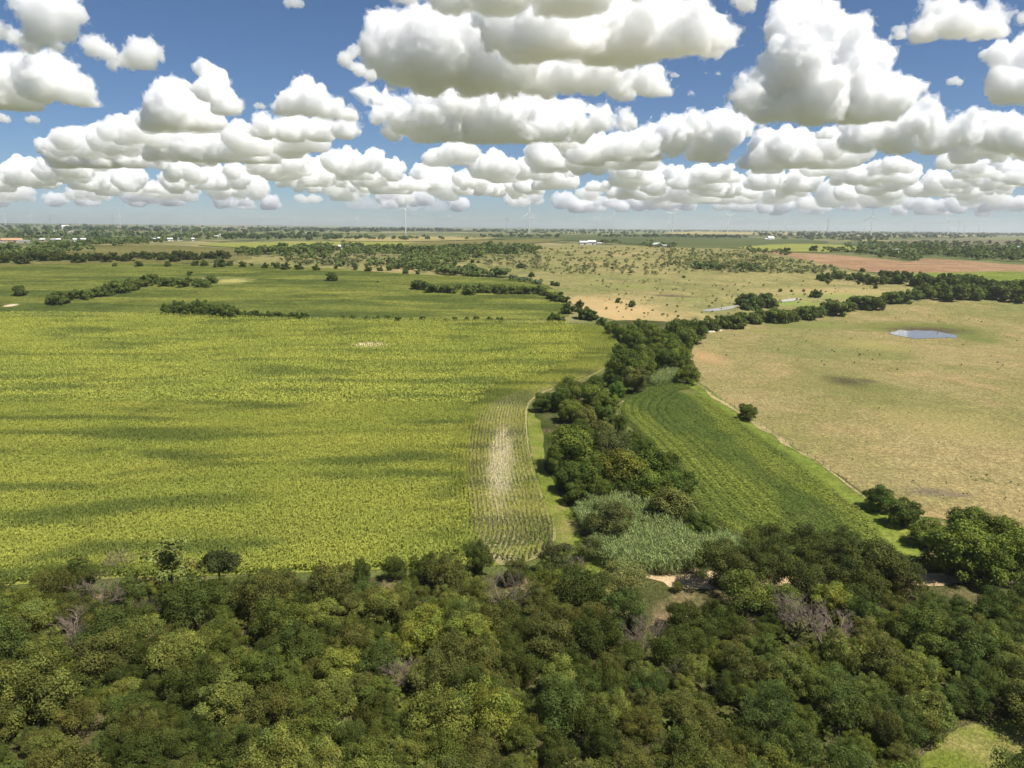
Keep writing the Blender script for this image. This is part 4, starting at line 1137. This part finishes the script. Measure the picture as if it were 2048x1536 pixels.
turb = [(810.3, 420.3, 14, -20), (1058, 427, -3, 20), (1227.5, 433, 2, 0), (1346.5, 429.5, 40, 25), (1457, 433.5, -52, 25), (1745.5, 434.7, 3, -40), (1539, 441, 58, 5), (1573, 441.5, -15, 30), (1899, 441.5, -50, 20), (1640, 443, 10, 0), (1657, 441, 5, 60),
        (1731, 442.5, 0, 60), (1831, 445, 20, 10), (1919, 444, 35, 60), (1931, 445.5, 0, 50), (1444, 441.5, 12, 30), (8.5, 429.5, 22, 0), (62, 432, 5, 60), (100, 434, 30, 60), (224, 431, -55, 30), (239, 433, 2, 60), (295, 436, 10, 40), (530, 435.5, 40, 10),
        (595, 439.5, 60, 10), (620, 439.5, 55, 20), (714, 437, 25, 60), (778, 440, 0, 60), (904, 435, 50, 10), (929, 438, -80, 20), (1014, 438, 0, 60), (1066, 437, 40, 30), (1196, 437.5, 45, 20), (1339, 441, 10, 50), (1500, 446, 0, 20), (1960, 447, 30, 20), (400, 440, 15, 50), (660, 441, 35, 30), (1120, 443, 20, 30)]
turb.sort()
near = {810.3: 'largest white wind turbine, left of the centre of the horizon', 1058: 'second largest wind turbine, near the middle of the horizon', 1227.5: 'white wind turbine with one blade straight up above the white barn', 1346.5: 'white wind turbine standing on the tan field right of the middle',
        1745.5: 'white wind turbine with a blade pointing down right, above the dark woods'}
for i, (px, hy, rot, yaw) in enumerate(turb):
    turbine(px, hy, rot, yaw, near.get(px, f"small pale wind turbine on the horizon, {ordinal(i)} of the turbines from the left"))

# ------------------------------------------------------------------ farm buildings
M_ROOFW = plain_mat('pale_metal_roof', (.72, .71, .69), .4, .4, .06, .3)
M_ROOFG = plain_mat('grey_metal_roof', (.40, .40, .39), .5, .4, .08, .3)
M_ROOFO = plain_mat('orange_roof', (.42, .26, .15), .7, .2, .1, .3)
M_WALLW = plain_mat('white_wall', (.70, .68, .63), .7, .2, .06, .3)
M_WALLT = plain_mat('tan_wall', (.48, .38, .27), .8, .2, .08, .3)
M_DARK = plain_mat('dark_opening', (.05, .05, .055), .3, .5, .1, .5)
def box_me(name, sx, sy, sz, mat, z0=0.0):
    V = np.array([(x * sx / 2, y * sy / 2, z0 + z * sz) for z in (0, 1) for y in (-1, 1) for x in (-1, 1)], float)
    F = np.array([(0, 2, 3, 1), (4, 5, 7, 6), (0, 1, 5, 4), (2, 6, 7, 3), (0, 4, 6, 2), (1, 3, 7, 5)])
    return mesh_np(name, V, F, mat)
def building(name, px, py, wpx, deep, wall_h, roof_h, wall, roof, label, yaw=0.0, hip=False):
    g = G(px, py)[0]; w = wpx * math.hypot(g[0], g[1]) / FPX
    o = bpy.data.objects.new(name, None); COL.objects.link(o); o.location = tuple(g); o.rotation_euler = (0, 0, math.radians(yaw) - math.atan2(g[0], g[1]) )
    tag(o, label, 'building', None)
    V = [(-w / 2, -deep / 2, -1.5), (w / 2, -deep / 2, -1.5), (w / 2, deep / 2, -1.5), (-w / 2, deep / 2, -1.5), (-w / 2, -deep / 2, wall_h), (w / 2, -deep / 2, wall_h), (w / 2, deep / 2, wall_h), (-w / 2, deep / 2, wall_h)]
    F = [(0, 1, 5, 4), (1, 2, 6, 5), (2, 3, 7, 6), (3, 0, 4, 7)]
    me = bpy.data.meshes.new('wall'); me.from_pydata(V + [(-w / 2, 0, wall_h + roof_h * .97), (w / 2, 0, wall_h + roof_h * .97)], [], F + ([] if hip else [(4, 7, 8), (5, 9, 6)])); me.materials.append(wall)
    obj('wall', me, o)
    e = .6; k = w * .28 if hip else -e
    yo = deep / 2 + e; ro = wall_h - .12
    a = w / 2 + e
    top = wall_h + roof_h
    RV = [(-a, -yo, ro), (a, -yo, ro), (w / 2 - k, 0, top), (-w / 2 + k, 0, top), (a, yo, ro), (-a, yo, ro)]
    RV += [(x, y, z - .22) for x, y, z in RV]
    RF = [(0, 1, 2, 3), (4, 5, 3, 2), (7, 6, 9, 8), (11, 10, 8, 9), (0, 6, 7, 1), (4, 10, 11, 5), (1, 7, 10, 4), (5, 11, 6, 0)]
    if hip: RF = [(0, 1, 2, 3), (4, 5, 3, 2), (1, 4, 2), (5, 0, 3), (0, 6, 7, 1), (4, 10, 11, 5), (1, 7, 10, 4), (5, 11, 6, 0)]
    me = bpy.data.meshes.new('roof'); me.from_pydata(RV, [], RF); me.materials.append(roof); obj('roof', me, o)
    d = obj('door', box_me('door', min(3.2, w * .2), .16, min(2.8, wall_h * .8), M_DARK), o); d.location = (w * .12, -deep / 2 - .03, 0)
    for s in (-.34, -.14, .36):
        ww = obj('window', box_me('window', 1.3, .14, 1.1, M_DARK), o); ww.location = (w * s, -deep / 2 - .03, wall_h * .45)
    return o
building('barn', 1167, 489, 15, 11, 4.2, 2.2, M_WALLW, M_ROOFW, 'left white barn of the pair in the middle of the far pasture', 8)
building('barn', 1183, 489, 15, 13, 5.0, 2.6, M_WALLW, M_ROOFW, 'right white barn of the pair in the middle of the far pasture', 8)
building('shed', 1199, 489, 7, 6, 2.6, 1.0, M_WALLW, M_ROOFW, 'little pale shed right of the pair of white barns', 5)
building('farmhouse', 1314, 494, 22, 14, 4.0, 3.4, M_WALLT, M_ROOFG, 'large grey-roofed farmhouse behind the dark trees on the tan rise', 5, True)
building('shed', 1334, 495, 13, 8, 3.0, 1.6, M_WALLW, M_ROOFG, 'grey-roofed shed right of the large grey farmhouse', -8)
building('farmhouse', 1541, 480, 11, 12, 5.0, 5.5, M_WALLW, M_ROOFW, 'white gabled farmhouse in front of the dark woods', 30)
building('shed', 1533, 480, 5, 6, 3.0, 1.6, M_WALLW, M_ROOFW, 'small white shed left of the white gabled farmhouse', 10)
building('shed', 2028, 500, 21, 12, 5.2, 1.6, M_WALLW, M_ROOFG, 'pale metal shed among trees at the right edge', -12)
building('farmhouse', 684, 497.5, 13, 9, 3.4, 1.8, M_WALLW, M_ROOFW, 'white house left of the round tree above the middle wood', 5)
building('farmhouse', 698, 497.5, 8, 8, 3.2, 1.8, M_WALLW, M_ROOFG, 'smaller grey-roofed house right of the white house above the middle wood', -5)
building('long_house', 24, 485, 28, 12, 3.8, 3.0, M_WALLT, M_ROOFO, 'long orange-roofed house at the left edge', 4)
building('shed', 48, 485.5, 16, 7, 2.4, .8, M_WALLT, M_ROOFG, 'low grey shed right of the orange-roofed house', 0)
building('shed', 4, 484, 8, 8, 3, 1.2, M_WALLW, M_ROOFG, 'grey shed left of the orange-roofed house', 0)
building('barn', 131, 458, 10, 30, 12, 5, M_WALLW, M_ROOFW, 'white barn far away at the upper left', 0)
building('barn', 116, 458, 6, 20, 8, 4, M_WALLT, M_ROOFO, 'tan barn left of the white barn at the upper left', 0)
for i, (x, y, w) in enumerate(sorted(((86, 482.5, 7), (107, 482.5, 6), (116, 482.3, 7), (150, 482.3, 5), (166, 482, 8), (142, 465, 10), (110, 465, 5), (308, 481, 7), (320, 479.5, 7), (340, 481, 9), (360, 480.5, 7), (432, 475, 7), (443, 472, 7), (479, 474, 5), (507, 472, 7), (608, 467, 10), (618, 468, 7), (1792, 504, 7), (1700, 463, 6), (386, 481, 4)))):
    building('shed', x, y, w, 7, 3.2, 1.6, M_WALLW if i % 4 else M_WALLT, [M_ROOFW, M_ROOFG, M_ROOFW][i % 3], f"small pale shed among the far trees, {ordinal(i)} of them from the left", i * 13 % 40 - 20)
# ------------------------------------------------------------------ fence along the dry pasture
FWOOD = plain_mat('fence_wood', (.30, .24, .17), .9, .1, .2, 2)
WIRE = plain_mat('fence_wire', (.35, .34, .33), .5, .4, .05, 1, .5)
fl = smooth_line([(1394, 770), (1430, 793), (1500, 838), (1570, 884), (1655, 937), (1735, 1001)], 4.2)
fo = bpy.data.objects.new('post_fence', None); COL.objects.link(fo); fo.location = (fl[0][0], fl[0][1], 0)
tag(fo, 'weathered post and wire fence along the edge of the dry pasture', 'fence')
pv, pf = lathe([(.09, -.3), (.09, 1.35), (.07, 1.42), (.005, 1.43)], 6)
post_me = mesh_np('post', pv, pf, FWOOD)
for q in fl:
    p_ = obj('post', post_me, fo); p_.location = (q[0] - fl[0][0], q[1] - fl[0][1], float(terr(*q))); p_.scale = (1, 1, rnd.uniform(.9, 1.15)); p_.rotation_euler = (rnd.uniform(-.05, .05), rnd.uniform(-.05, .05), 0)
for h_ in (.4, .8, 1.2):
    V, F = [], []
    tube(V, F, [(q[0] - fl[0][0], q[1] - fl[0][1], float(terr(*q)) + h_) for q in fl], [.008] * len(fl), 3)
    obj('wire', mesh_np('wire', np.array(V), np.array(F), WIRE), fo)
# pale rocks by the creek corner
ROCK = plain_mat('pale_rock', (.55, .48, .38), .9, .1, .15, 1.5)
for i, (px, py, s, lb) in enumerate(((1422, 664, 1.6, 'pale rock heap at the pasture corner by the hedge, left one'), (1438, 661, 1.2, 'pale rock heap at the pasture corner by the hedge, right one'))):
    bm = bmesh.new(); bmesh.ops.create_icosphere(bm, subdivisions=3, radius=1)
    for v in bm.verts:
        v.co = v.co * (1 + .35 * noise.noise(v.co * 1.7 + Vector((i * 5, 0, 0)))); v.co.z = max(v.co.z * .45, -.1); v.co.x *= 1.8
    me = bpy.data.meshes.new('pale_rock'); bm.to_mesh(me); bm.free(); me.materials.append(ROCK)
    o = obj('pale_rock', me, None, lb, 'rock'); o.location = tuple(G(px, py)[0]); o.scale = (s, s, s)
print('built', time.time() - T0)

# ------------------------------------------------------------------ clouds: bodies of droplets lit by the sun
CH = 1150.0
cloud_mat, t, nd, ln = new_mat('cloud_droplets')
v_ = N(nd, 'ShaderNodeVolumeScatter'); v_.inputs['Color'].default_value = (.993, .9955, 1, 1); v_.inputs['Density'].default_value = 1 / 42; v_.inputs['Anisotropy'].default_value = .35
o_ = N(nd, 'ShaderNodeOutputMaterial'); ln.new(v_.outputs[0], o_.inputs['Volume'])
wisp_mat, t, nd, ln = new_mat('thin_cloud_droplets')
v_ = N(nd, 'ShaderNodeVolumeScatter'); v_.inputs['Color'].default_value = (1, 1, 1, 1); v_.inputs['Density'].default_value = 1 / 190
o_ = N(nd, 'ShaderNodeOutputMaterial'); ln.new(v_.outputs[0], o_.inputs['Volume'])
# a tileable block of noise, sampled at several scales to tear the cloud edges
_NB = 96
_ax = (np.arange(_NB) / _NB * 8)
_gx, _gy2, _gz2 = np.meshgrid(_ax, _ax, _ax, indexing='ij')
def _tile_noise(seed, per=8):
    r = np.random.default_rng(seed)
    g = r.normal(size=(per, per, per, 3)).astype(np.float32); g /= np.linalg.norm(g, axis=-1, keepdims=True)
    P = np.stack([_gx, _gy2, _gz2], -1).reshape(-1, 3).astype(np.float32); I = np.floor(P).astype(np.int32); f = P - I
    u = f * f * f * (f * (f * 6 - 15) + 10); out = 0
    for k in range(8):
        o = np.array([k & 1, k >> 1 & 1, k >> 2 & 1], np.int32); J = (I + o) % per
        w = np.where(o, u, 1 - u).prod(1)
        out = out + w * (g[J[:, 0], J[:, 1], J[:, 2]] * (f - o)).sum(1)
    return out.reshape(_NB, _NB, _NB).astype(np.float32)
NT = _tile_noise(7)
def tnoise(P):
    """P in noise cells; trilinear sample of the tileable block"""
    Q = (P * (_NB / 8)) % _NB
    I = Q.astype(np.int32); f = (Q - I).astype(np.float32); I %= _NB; J = (I + 1) % _NB
    x0, y0, z0 = I.T; x1, y1, z1 = J.T; fx, fy, fz = f.T
    c00 = NT[x0, y0, z0] * (1 - fx) + NT[x1, y0, z0] * fx; c10 = NT[x0, y1, z0] * (1 - fx) + NT[x1, y1, z0] * fx
    c01 = NT[x0, y0, z1] * (1 - fx) + NT[x1, y0, z1] * fx; c11 = NT[x0, y1, z1] * (1 - fx) + NT[x1, y1, z1] * fx
    return (c00 * (1 - fy) + c10 * fy) * (1 - fz) + (c01 * (1 - fy) + c11 * fy) * fz

def surface_net(val, org, vox):
    """closed quad skin round val > 0 on a grid"""
    ins = val > 0
    nx, ny, nz = val.shape
    c = [ins[i:nx - 1 + i, j:ny - 1 + j, k:nz - 1 + k] for i in (0, 1) for j in (0, 1) for k in (0, 1)]
    tot = sum(x.astype(np.int8) for x in c)
    ci, cj, ck = np.nonzero((tot > 0) & (tot < 8))
    V8 = {}
    for i in (0, 1):
        for j in (0, 1):
            for k in (0, 1): V8[i, j, k] = val[ci + i, cj + j, ck + k]
    acc = np.zeros((len(ci), 3), np.float32); n = np.zeros(len(ci), np.float32)
    for a in V8:
        for ax in range(3):
            if a[ax]: continue
            b2 = list(a); b2[ax] = 1; b2 = tuple(b2)
            va, vb = V8[a], V8[b2]; m = (va > 0) != (vb > 0)
            tt_ = np.where(m, va / np.where(va == vb, 1, va - vb), 0)
            p_ = np.array(a, np.float32)[None] + np.zeros((len(ci), 1), np.float32); p_[:, ax] += tt_
            acc += p_ * m[:, None]; n += m
    P = (acc / n[:, None] + np.stack([ci, cj, ck], 1)) * vox + org
    idm = np.full((nx - 1, ny - 1, nz - 1), -1, np.int32); idm[ci, cj, ck] = np.arange(len(ci))
    Fs = []
    for ax in range(3):
        sl0 = [slice(1, -1)] * 3; sl1 = [slice(1, -1)] * 3
        sl0[ax] = slice(0, -1); sl1[ax] = slice(1, None)
        A = ins[tuple(sl0)]; B = ins[tuple(sl1)]
        i, j, k = np.nonzero(A != B); flip = A[i, j, k]
        o = [1, 1, 1]; o[ax] = 0
        ijk = np.stack([i + o[0], j + o[1], k + o[2]], 1)
        u, v = (ax + 1) % 3, (ax + 2) % 3
        q = []
        for du, dv in ((-1, -1), (0, -1), (0, 0), (-1, 0)):
            t2 = ijk.copy(); t2[:, u] += du; t2[:, v] += dv; q.append(idm[t2[:, 0], t2[:, 1], t2[:, 2]])
        q = np.stack(q, 1); q[~flip] = q[~flip][:, ::-1]
        Fs.append(q)
    return P, np.concatenate(Fs)

def keep_large(P, F, share):
    """drop crumbs smaller than a share of the whole"""
    n = len(P); lab = np.arange(n)
    e = np.concatenate([F[:, [0, 1]], F[:, [1, 2]], F[:, [2, 3]], F[:, [3, 0]]])
    for _ in range(200):
        m = np.minimum(lab[e[:, 0]], lab[e[:, 1]]); old = lab.copy()
        np.minimum.at(lab, e[:, 0], m); np.minimum.at(lab, e[:, 1], m); lab = lab[lab]
        if (lab == old).all(): break
    cnt = np.bincount(lab, minlength=n)
    ok = cnt[lab] >= max(share * n, 12)
    if share >= 1: ok = cnt[lab] == cnt.max()
    idx_ = np.cumsum(ok) - 1
    Fk = F[ok[F[:, 0]]]
    return P[ok], idx_[Fk]

def cloud_meshes(S, base, W, vox, seed, rag=1.0, core_mat=None, fringe=True, flat=1.0):
    """S = [(centre, radius)]; returns the cloud's body and its thin torn fringe"""
    r = np.random.default_rng(seed)
    kids = []
    for P, R in S:
        for i in range(7):
            n = r.normal(size=3); n[2] = abs(n[2]) * .9 - .2; n /= np.linalg.norm(n)
            kids.append((P + n * R * r.uniform(.75, .98), R * r.uniform(.28, .5)))
    S = S + kids
    C = np.array([p for p, _ in S], np.float32); R = np.array([q for _, q in S], np.float32)
    pad = .07 * W
    lo = (C - R[:, None]).min(0) - pad; hi = (C + R[:, None]).max(0) + pad
    lo[2] = max(lo[2], base - .05 * W)
    n = np.maximum(np.ceil((hi - lo) / vox).astype(int), 6)
    ax = [lo[k] + np.arange(n[k], dtype=np.float32) * vox for k in range(3)]
    f = np.full(tuple(n), -1e9, np.float32)
    for c, q in zip(C, R):      # only the box round each ball
        i0 = [max(int((c[k] - q - pad - lo[k]) / vox), 0) for k in range(3)]; i1 = [min(int((c[k] + q + pad - lo[k]) / vox) + 2, n[k]) for k in range(3)]
        if any(i1[k] <= i0[k] for k in range(3)): continue
        d = np.sqrt((ax[0][i0[0]:i1[0], None, None] - c[0]) ** 2 + (ax[1][None, i0[1]:i1[1], None] - c[1]) ** 2 + (ax[2][None, None, i0[2]:i1[2]] - c[2]) ** 2)
        sl = tuple(slice(i0[k], i1[k]) for k in range(3))
        f[sl] = np.maximum(f[sl], q - d)
    band = np.nonzero(np.abs(f) < .075 * W)
    X = np.stack([ax[k][band[k]] for k in range(3)], 1)
    off = r.uniform(0, 8, 3).astype(np.float32)
    Y = X / W
    wv = np.stack([tnoise(Y * 9 + off), tnoise(Y * 9 + off + 2.7), tnoise(Y * 9 + off + 5.1)], 1)
    Z = Y + wv * .035
    nz = 0
    for fr, am in ((6.5, .030), (14, .030), (30, .023), (63, .014)):
        nz = nz + (np.abs(tnoise(Z * fr + off * fr % 8)) * 2.6 - .55) * am
    patch = np.clip(.5 + 1.6 * tnoise(Y * 4 + off + 1.3), 0, 1)
    tear = tnoise(Z * 26 + 3.3) + .6 * tnoise(Z * 55 + 1.1) + .35 * tnoise(Z * 105 + 6.1)
    nz = nz + tear * .034 * (rag - .75 + .8 * patch)
    g = f[band] + nz * W
    fl = (X[:, 2] - base) + (tnoise(Y * 16 + 4.4) + .5 * tnoise(Y * 40)) * .012 * W
    body = f.copy(); body[band] = np.minimum(g, fl * 1.2)
    zz = (ax[2] - base)[None, None, :] * 1.2
    deep = body > .074 * W
    body = np.where(deep, np.minimum(body, np.broadcast_to(zz, body.shape)), body)
    for k in range(3):
        sl = [slice(None)] * 3; sl[k] = 0; body[tuple(sl)] = -1; sl[k] = -1; body[tuple(sl)] = -1
    P, F = surface_net(body, lo, vox)
    P, F = keep_large(P, F, .004)
    me = mesh_np('cumulus_cloud', P, F, core_mat or cloud_mat, smooth=True)
    fm = None
    if fringe:
        veil = np.full_like(body, -1.0)
        veil[band] = np.minimum(g + .016 * W + (tear * .9 + .8 * tnoise(Z * 40 + 2.2)) * .044 * W, fl * 1.2 + .01 * W)
        veil[deep] = .05 * W
        for k in range(3):
            sl = [slice(None)] * 3; sl[k] = 0; veil[tuple(sl)] = -1; sl[k] = -1; veil[tuple(sl)] = -1
        veil = veil[::2, ::2, ::2].copy()
        for k in range(3):
            sl = [slice(None)] * 3; sl[k] = -1; veil[tuple(sl)] = -1
        P, F = surface_net(veil, lo, vox * 2)
        P, F = keep_large(P, F, .0006)
        fm = mesh_np('wisp_fringe', P, F, wisp_mat, smooth=True)
    return me, fm
NTRI = [0]
def cloud(circ, basey, label, seed, res=125, shrink=.97, kids=11, flat=.05, rough=1.0, pxvox=4.0):
    r = np.random.default_rng(seed)
    circ = np.array(circ, float)
    mx = circ[:, 0].mean(); d0 = ray(mx, basey); dist = (CH - CAMZ) / d0[2]
    x0, x1 = (circ[:, 0] - circ[:, 2]).min(), (circ[:, 0] + circ[:, 2]).max()
    W = (x1 - x0) * dist / FPX
    cen = np.array([0, 0, CAMZ]) + ray(mx, basey) * dist
    S = []
    for px, py, rp in circ:
        dd = dist + r.uniform(-.5, .5) * min(W, 1500) * .35
        S.append((np.array([0, 0, CAMZ]) + ray(px, py) * dd - cen, rp * dd / FPX * min(shrink - .02, 1.2)))
    Wn = min(W, 330 * dist / FPX)
    flat_z = (ray(mx, basey - (11 if rough < 1.5 else -6))[2] - d0[2]) * dist
    me, fm = cloud_meshes(S, flat_z, max(Wn, 60 * dist / FPX), pxvox * dist / FPX, seed, rough)
    o = obj('cumulus_cloud', me, None, label, 'cloud', 'cumulus clouds'); o.location = tuple(cen)
    if fm is not None: obj('wisp_fringe', fm, o)
    NTRI[0] += 2 * len(me.polygons) + (2 * len(fm.polygons) if fm else 0)
    return o
cloud([(-30, 180, 62), (30, 165, 55), (75, 155, 50), (110, 152, 40), (150, 182, 38), (178, 205, 22), (40, 192, 45)], 224, 'large flat-based cumulus at the left edge', 1)
cloud([(100, 30, 50), (78, 62, 30), (60, 85, 22), (112, 90, 16), (130, 60, 24), (25, 72, 16), (-5, 60, 18), (60, 15, 30)], 108, 'ragged thin cloud at the top left corner', 2, shrink=1.0, rough=2.4, pxvox=3)
cloud([(190, 93, 20), (215, 104, 16), (226, 128, 12), (245, 122, 12), (285, 110, 27), (262, 122, 16), (170, 85, 10)], 138, 'small ragged cloud right of the top left corner', 3, shrink=1.12, rough=2.2, pxvox=2.6)
cloud([(300, 245, 26), (420, 245, 30), (350, 188, 34), (333, 215, 42), (372, 210, 40), (320, 245, 38), (395, 232, 40), (350, 240, 40), (330, 180, 16)], 268, 'towering cloud left of the centre, front tower', 4)
cloud([(408, 138, 20), (428, 168, 30), (448, 200, 28), (462, 215, 22), (410, 180, 24), (440, 222, 20)], 240, 'slender leaning cloud top behind the front tower', 5, 90)
cloud([(605, 178, 26), (620, 202, 33), (580, 207, 28), (660, 225, 28), (700, 232, 20), (558, 216, 16)], 246, 'dome-shaped cloud between the leaning top and the big middle cloud', 6, 90)
cloud([(530, 255, 26), (580, 264, 32), (640, 264, 32), (690, 262, 26), (510, 262, 16)], 290, 'low wide cloud under the dome-shaped cloud', 7, 90)
cloud([(110, 300, 28), (150, 288, 32), (200, 282, 34), (250, 292, 38), (125, 322, 26), (200, 322, 36), (170, 315, 30), (270, 320, 30)], 346, 'long lumpy cloud bank low on the left', 8, 100)
cloud([(330, 285, 38), (380, 290, 42), (440, 297, 36), (420, 245, 15), (500, 302, 38), (545, 312, 28), (300, 300, 24)], 334, 'long cloud under the front tower', 9, 100)
cloud([(780, 60, 38), (800, 100, 66), (760, 112, 40), (880, 88, 76), (960, 108, 76), (1020, 118, 60), (860, 148, 46), (940, 152, 44), (740, 90, 22), (1010, 150, 44), (800, 145, 34), (840, 50, 36), (900, 50, 40), (1060, 150, 36)], 200, 'huge white cloud in the middle, left half', 10, 120)
cloud([(1100, 60, 78), (1200, 50, 76), (1300, 50, 70), (1380, 62, 55), (1440, 72, 32), (1465, 62, 18), (1150, 100, 58), (1350, 92, 40), (1250, 88, 48), (1050, 70, 60), (1000, 40, 50), (1420, 88, 30), (1200, 110, 40)], 134, 'huge white cloud in the middle, right half', 11, 120)
cloud([(1180, 150, 42), (1240, 165, 37), (1300, 165, 36), (1325, 182, 22), (1310, 142, 18), (1140, 145, 44), (1090, 160, 36), (1210, 140, 36)], 208, 'lobe hanging below the right half of the huge middle cloud', 12, 90)
cloud([(900, -14, 46), (1000, -34, 70), (1150, -34, 80), (1280, -24, 52), (1400, -6, 36), (1490, 0, 24), (810, -10, 24)], 14, 'grey cloud belly along the top edge above the huge cloud', 13, 110)
cloud([(705, 104, 11), (690, 120, 13), (718, 140, 12), (742, 152, 11), (700, 132, 9)], 160, 'little wisps at the left tip of the huge cloud', 14, shrink=1.15, rough=2.2, pxvox=2.6)
cloud([(730, 188, 18), (772, 207, 26), (803, 232, 33), (860, 225, 42), (930, 215, 42), (1010, 222, 42), (1080, 226, 42), (1140, 236, 36), (1200, 236, 27), (1250, 242, 19), (850, 260, 36), (950, 262, 38), (1050, 262, 38), (790, 260, 24), (900, 200, 36), (980, 198, 34), (1060, 205, 34), (1110, 262, 36), (900, 262, 36), (1000, 262, 36), (760, 230, 22), (1160, 258, 28)], 294, 'wide cloud layer under the huge middle cloud', 15, 150)
cloud([(1590, 30, 37), (1570, 60, 42), (1640, 60, 46), (1710, 60, 28), (1700, 92, 42), (1600, 110, 56), (1680, 130, 66), (1740, 122, 38), (1500, 192, 36), (1560, 180, 52), (1640, 190, 56), (1720, 190, 56), (1790, 196, 42), (1818, 190, 26), (1530, 220, 30), (1620, 225, 34), (1700, 225, 34), (1760, 220, 34), (1580, 215, 36), (1660, 215, 36), (1660, 100, 50), (1550, 140, 36), (1620, 5, 24)], 256, 'tall white tower of cloud at the right', 16, 120)
cloud([(1880, 30, 37), (1920, 50, 40), (1850, 66, 30), (1800, 76, 18), (1970, 62, 34), (2010, 30, 15), (2045, 36, 12), (1985, 20, 17)], 94, 'smaller cloud in the top right corner', 17, 90)
cloud([(2000, 110, 26), (2040, 130, 47), (2010, 170, 37), (2065, 180, 47), (2005, 192, 22)], 214, 'cloud cut by the right edge below the corner cloud', 18, 80)
cloud([(1240, 292, 32), (1290, 287, 36), (1350, 272, 42), (1382, 250, 26), (1440, 262, 42), (1480, 256, 26), (1420, 290, 42), (1300, 308, 26), (1220, 300, 16)], 332, 'lumpy cloud below the gap left of the tall tower', 19, 110)
cloud([(1720, 272, 36), (1780, 262, 42), (1840, 242, 36), (1800, 285, 36), (1870, 290, 36), (1930, 262, 36), (1962, 237, 18), (1990, 272, 36), (2030, 272, 36), (2070, 285, 36)], 318, 'wide cloud bank at the right under the tall tower', 20, 120)
cloud([(1530, 292, 32), (1580, 300, 36), (1640, 320, 30), (1560, 328, 34), (1680, 330, 26), (1500, 330, 26)], 346, 'cloud under the left foot of the tall tower', 21, 90)
for i, (px, py, w, lb) in enumerate(((1910, 162, 19, 'small puff alone in the blue right of the tall tower'), (1350, 150, 12, 'small puff in the blue right of the huge cloud'), (1383, 186, 9, 'tiny puff below the small puff in the blue'), (1412, 146, 8, 'tiny puff in the blue, left of two'), (1437, 147, 8, 'tiny puff in the blue, right of two'),
        (588, 4, 24, 'cloud fragment at the top edge left of the middle'), (66, 238, 17, 'small flat puff below the left edge cumulus'), (4, 236, 20, 'little cloud cut by the left edge'), (1650, 268, 22, 'puff under the middle of the tall tower'), (1140, 348, 14, 'puff low in the middle'), (520, 212, 14, 'faint puff between the leaning top and the dome cloud'))):
    cloud([(px - w * .5, py + w * .1, w * .5), (px, py, w * .6), (px + w * .5, py + w * .15, w * .45)], py + w * .8, lb, 40 + i, shrink=.8, rough=2.2, pxvox=2.0)
# the hazy bank of small clouds low over the horizon
gen = []
for i in range(6):
    r = np.random.default_rng(500 + i); S = []
    for k in range(7):
        R = r.uniform(.10, .2); S.append((np.array([r.uniform(-.4, .4), r.uniform(-.2, .2), R * .3 + r.uniform(0, .2)]), R))
    S.append((np.array([r.uniform(-.15, .15), 0, .22]), .2))
    S = [(P * 1000, R * 1000) for P, R in S]
    gen.append(cloud_meshes(S, 0.0, 700, 15, 600 + i, 1.0, None, False)[0])
banks = []
for mfp in (95, 320, 2200):
    bank_mat, t, nd, ln = new_mat('bank_droplets')
    v_ = N(nd, 'ShaderNodeVolumeScatter'); v_.inputs['Color'].default_value = (1, 1, 1, 1); v_.inputs['Density'].default_value = 1 / mfp
    o_ = N(nd, 'ShaderNodeOutputMaterial'); ln.new(v_.outputs[0], o_.inputs['Volume'])
    banks.append(bank_mat)
r = np.random.default_rng(9)
for d0, d1, n, s0, s1 in ((11500, 19000, 75, .6, 1.6), (19000, 30000, 110, .9, 2.2), (30000, 62000, 100, 1.5, 3.6)):
    for k in range(n):
        d = r.uniform(d0, d1); u = r.uniform(-.80, .80)
        if d < 22000 and u < -.62: continue
        o = obj('bank_cloud', gen[r.integers(0, 6)], None, 'small hazy cumulus in the bank low over the horizon', 'cloud', 'small clouds of the horizon bank')
        o.material_slots[0].link = 'OBJECT'; o.material_slots[0].material = banks[0 if d < 30000 else 1 if d < 60000 else 2]
        s = r.uniform(s0, s1); o.location = (u * d, d, CH + r.uniform(-60, 160)); o.scale = (s, s, s * r.uniform(.7, 1.25)); o.rotation_euler = (0, 0, r.uniform(0, 6.28))
print('clouds', time.time() - T0, NTRI)

# ------------------------------------------------------------------ haze
hm, t, nd, ln = new_mat('air_haze')
pv_ = N(nd, 'ShaderNodeVolumePrincipled'); pv_.inputs['Color'].default_value = (.86, .92, 1.0, 1); pv_.inputs['Density'].default_value = 7e-5; pv_.inputs['Density Attribute'].default_value = ''
pv_.inputs['Anisotropy'].default_value = .3
o_ = N(nd, 'ShaderNodeOutputMaterial'); ln.new(pv_.outputs[0], o_.inputs['Volume'])
hb = box_me('haze', 112000, 44000, 240, hm, -25)
ho = obj('haze', hb, kind='stuff'); ho.location = (0, 21000, 0)
print('objects', len(bpy.data.objects), 'time', time.time() - T0)
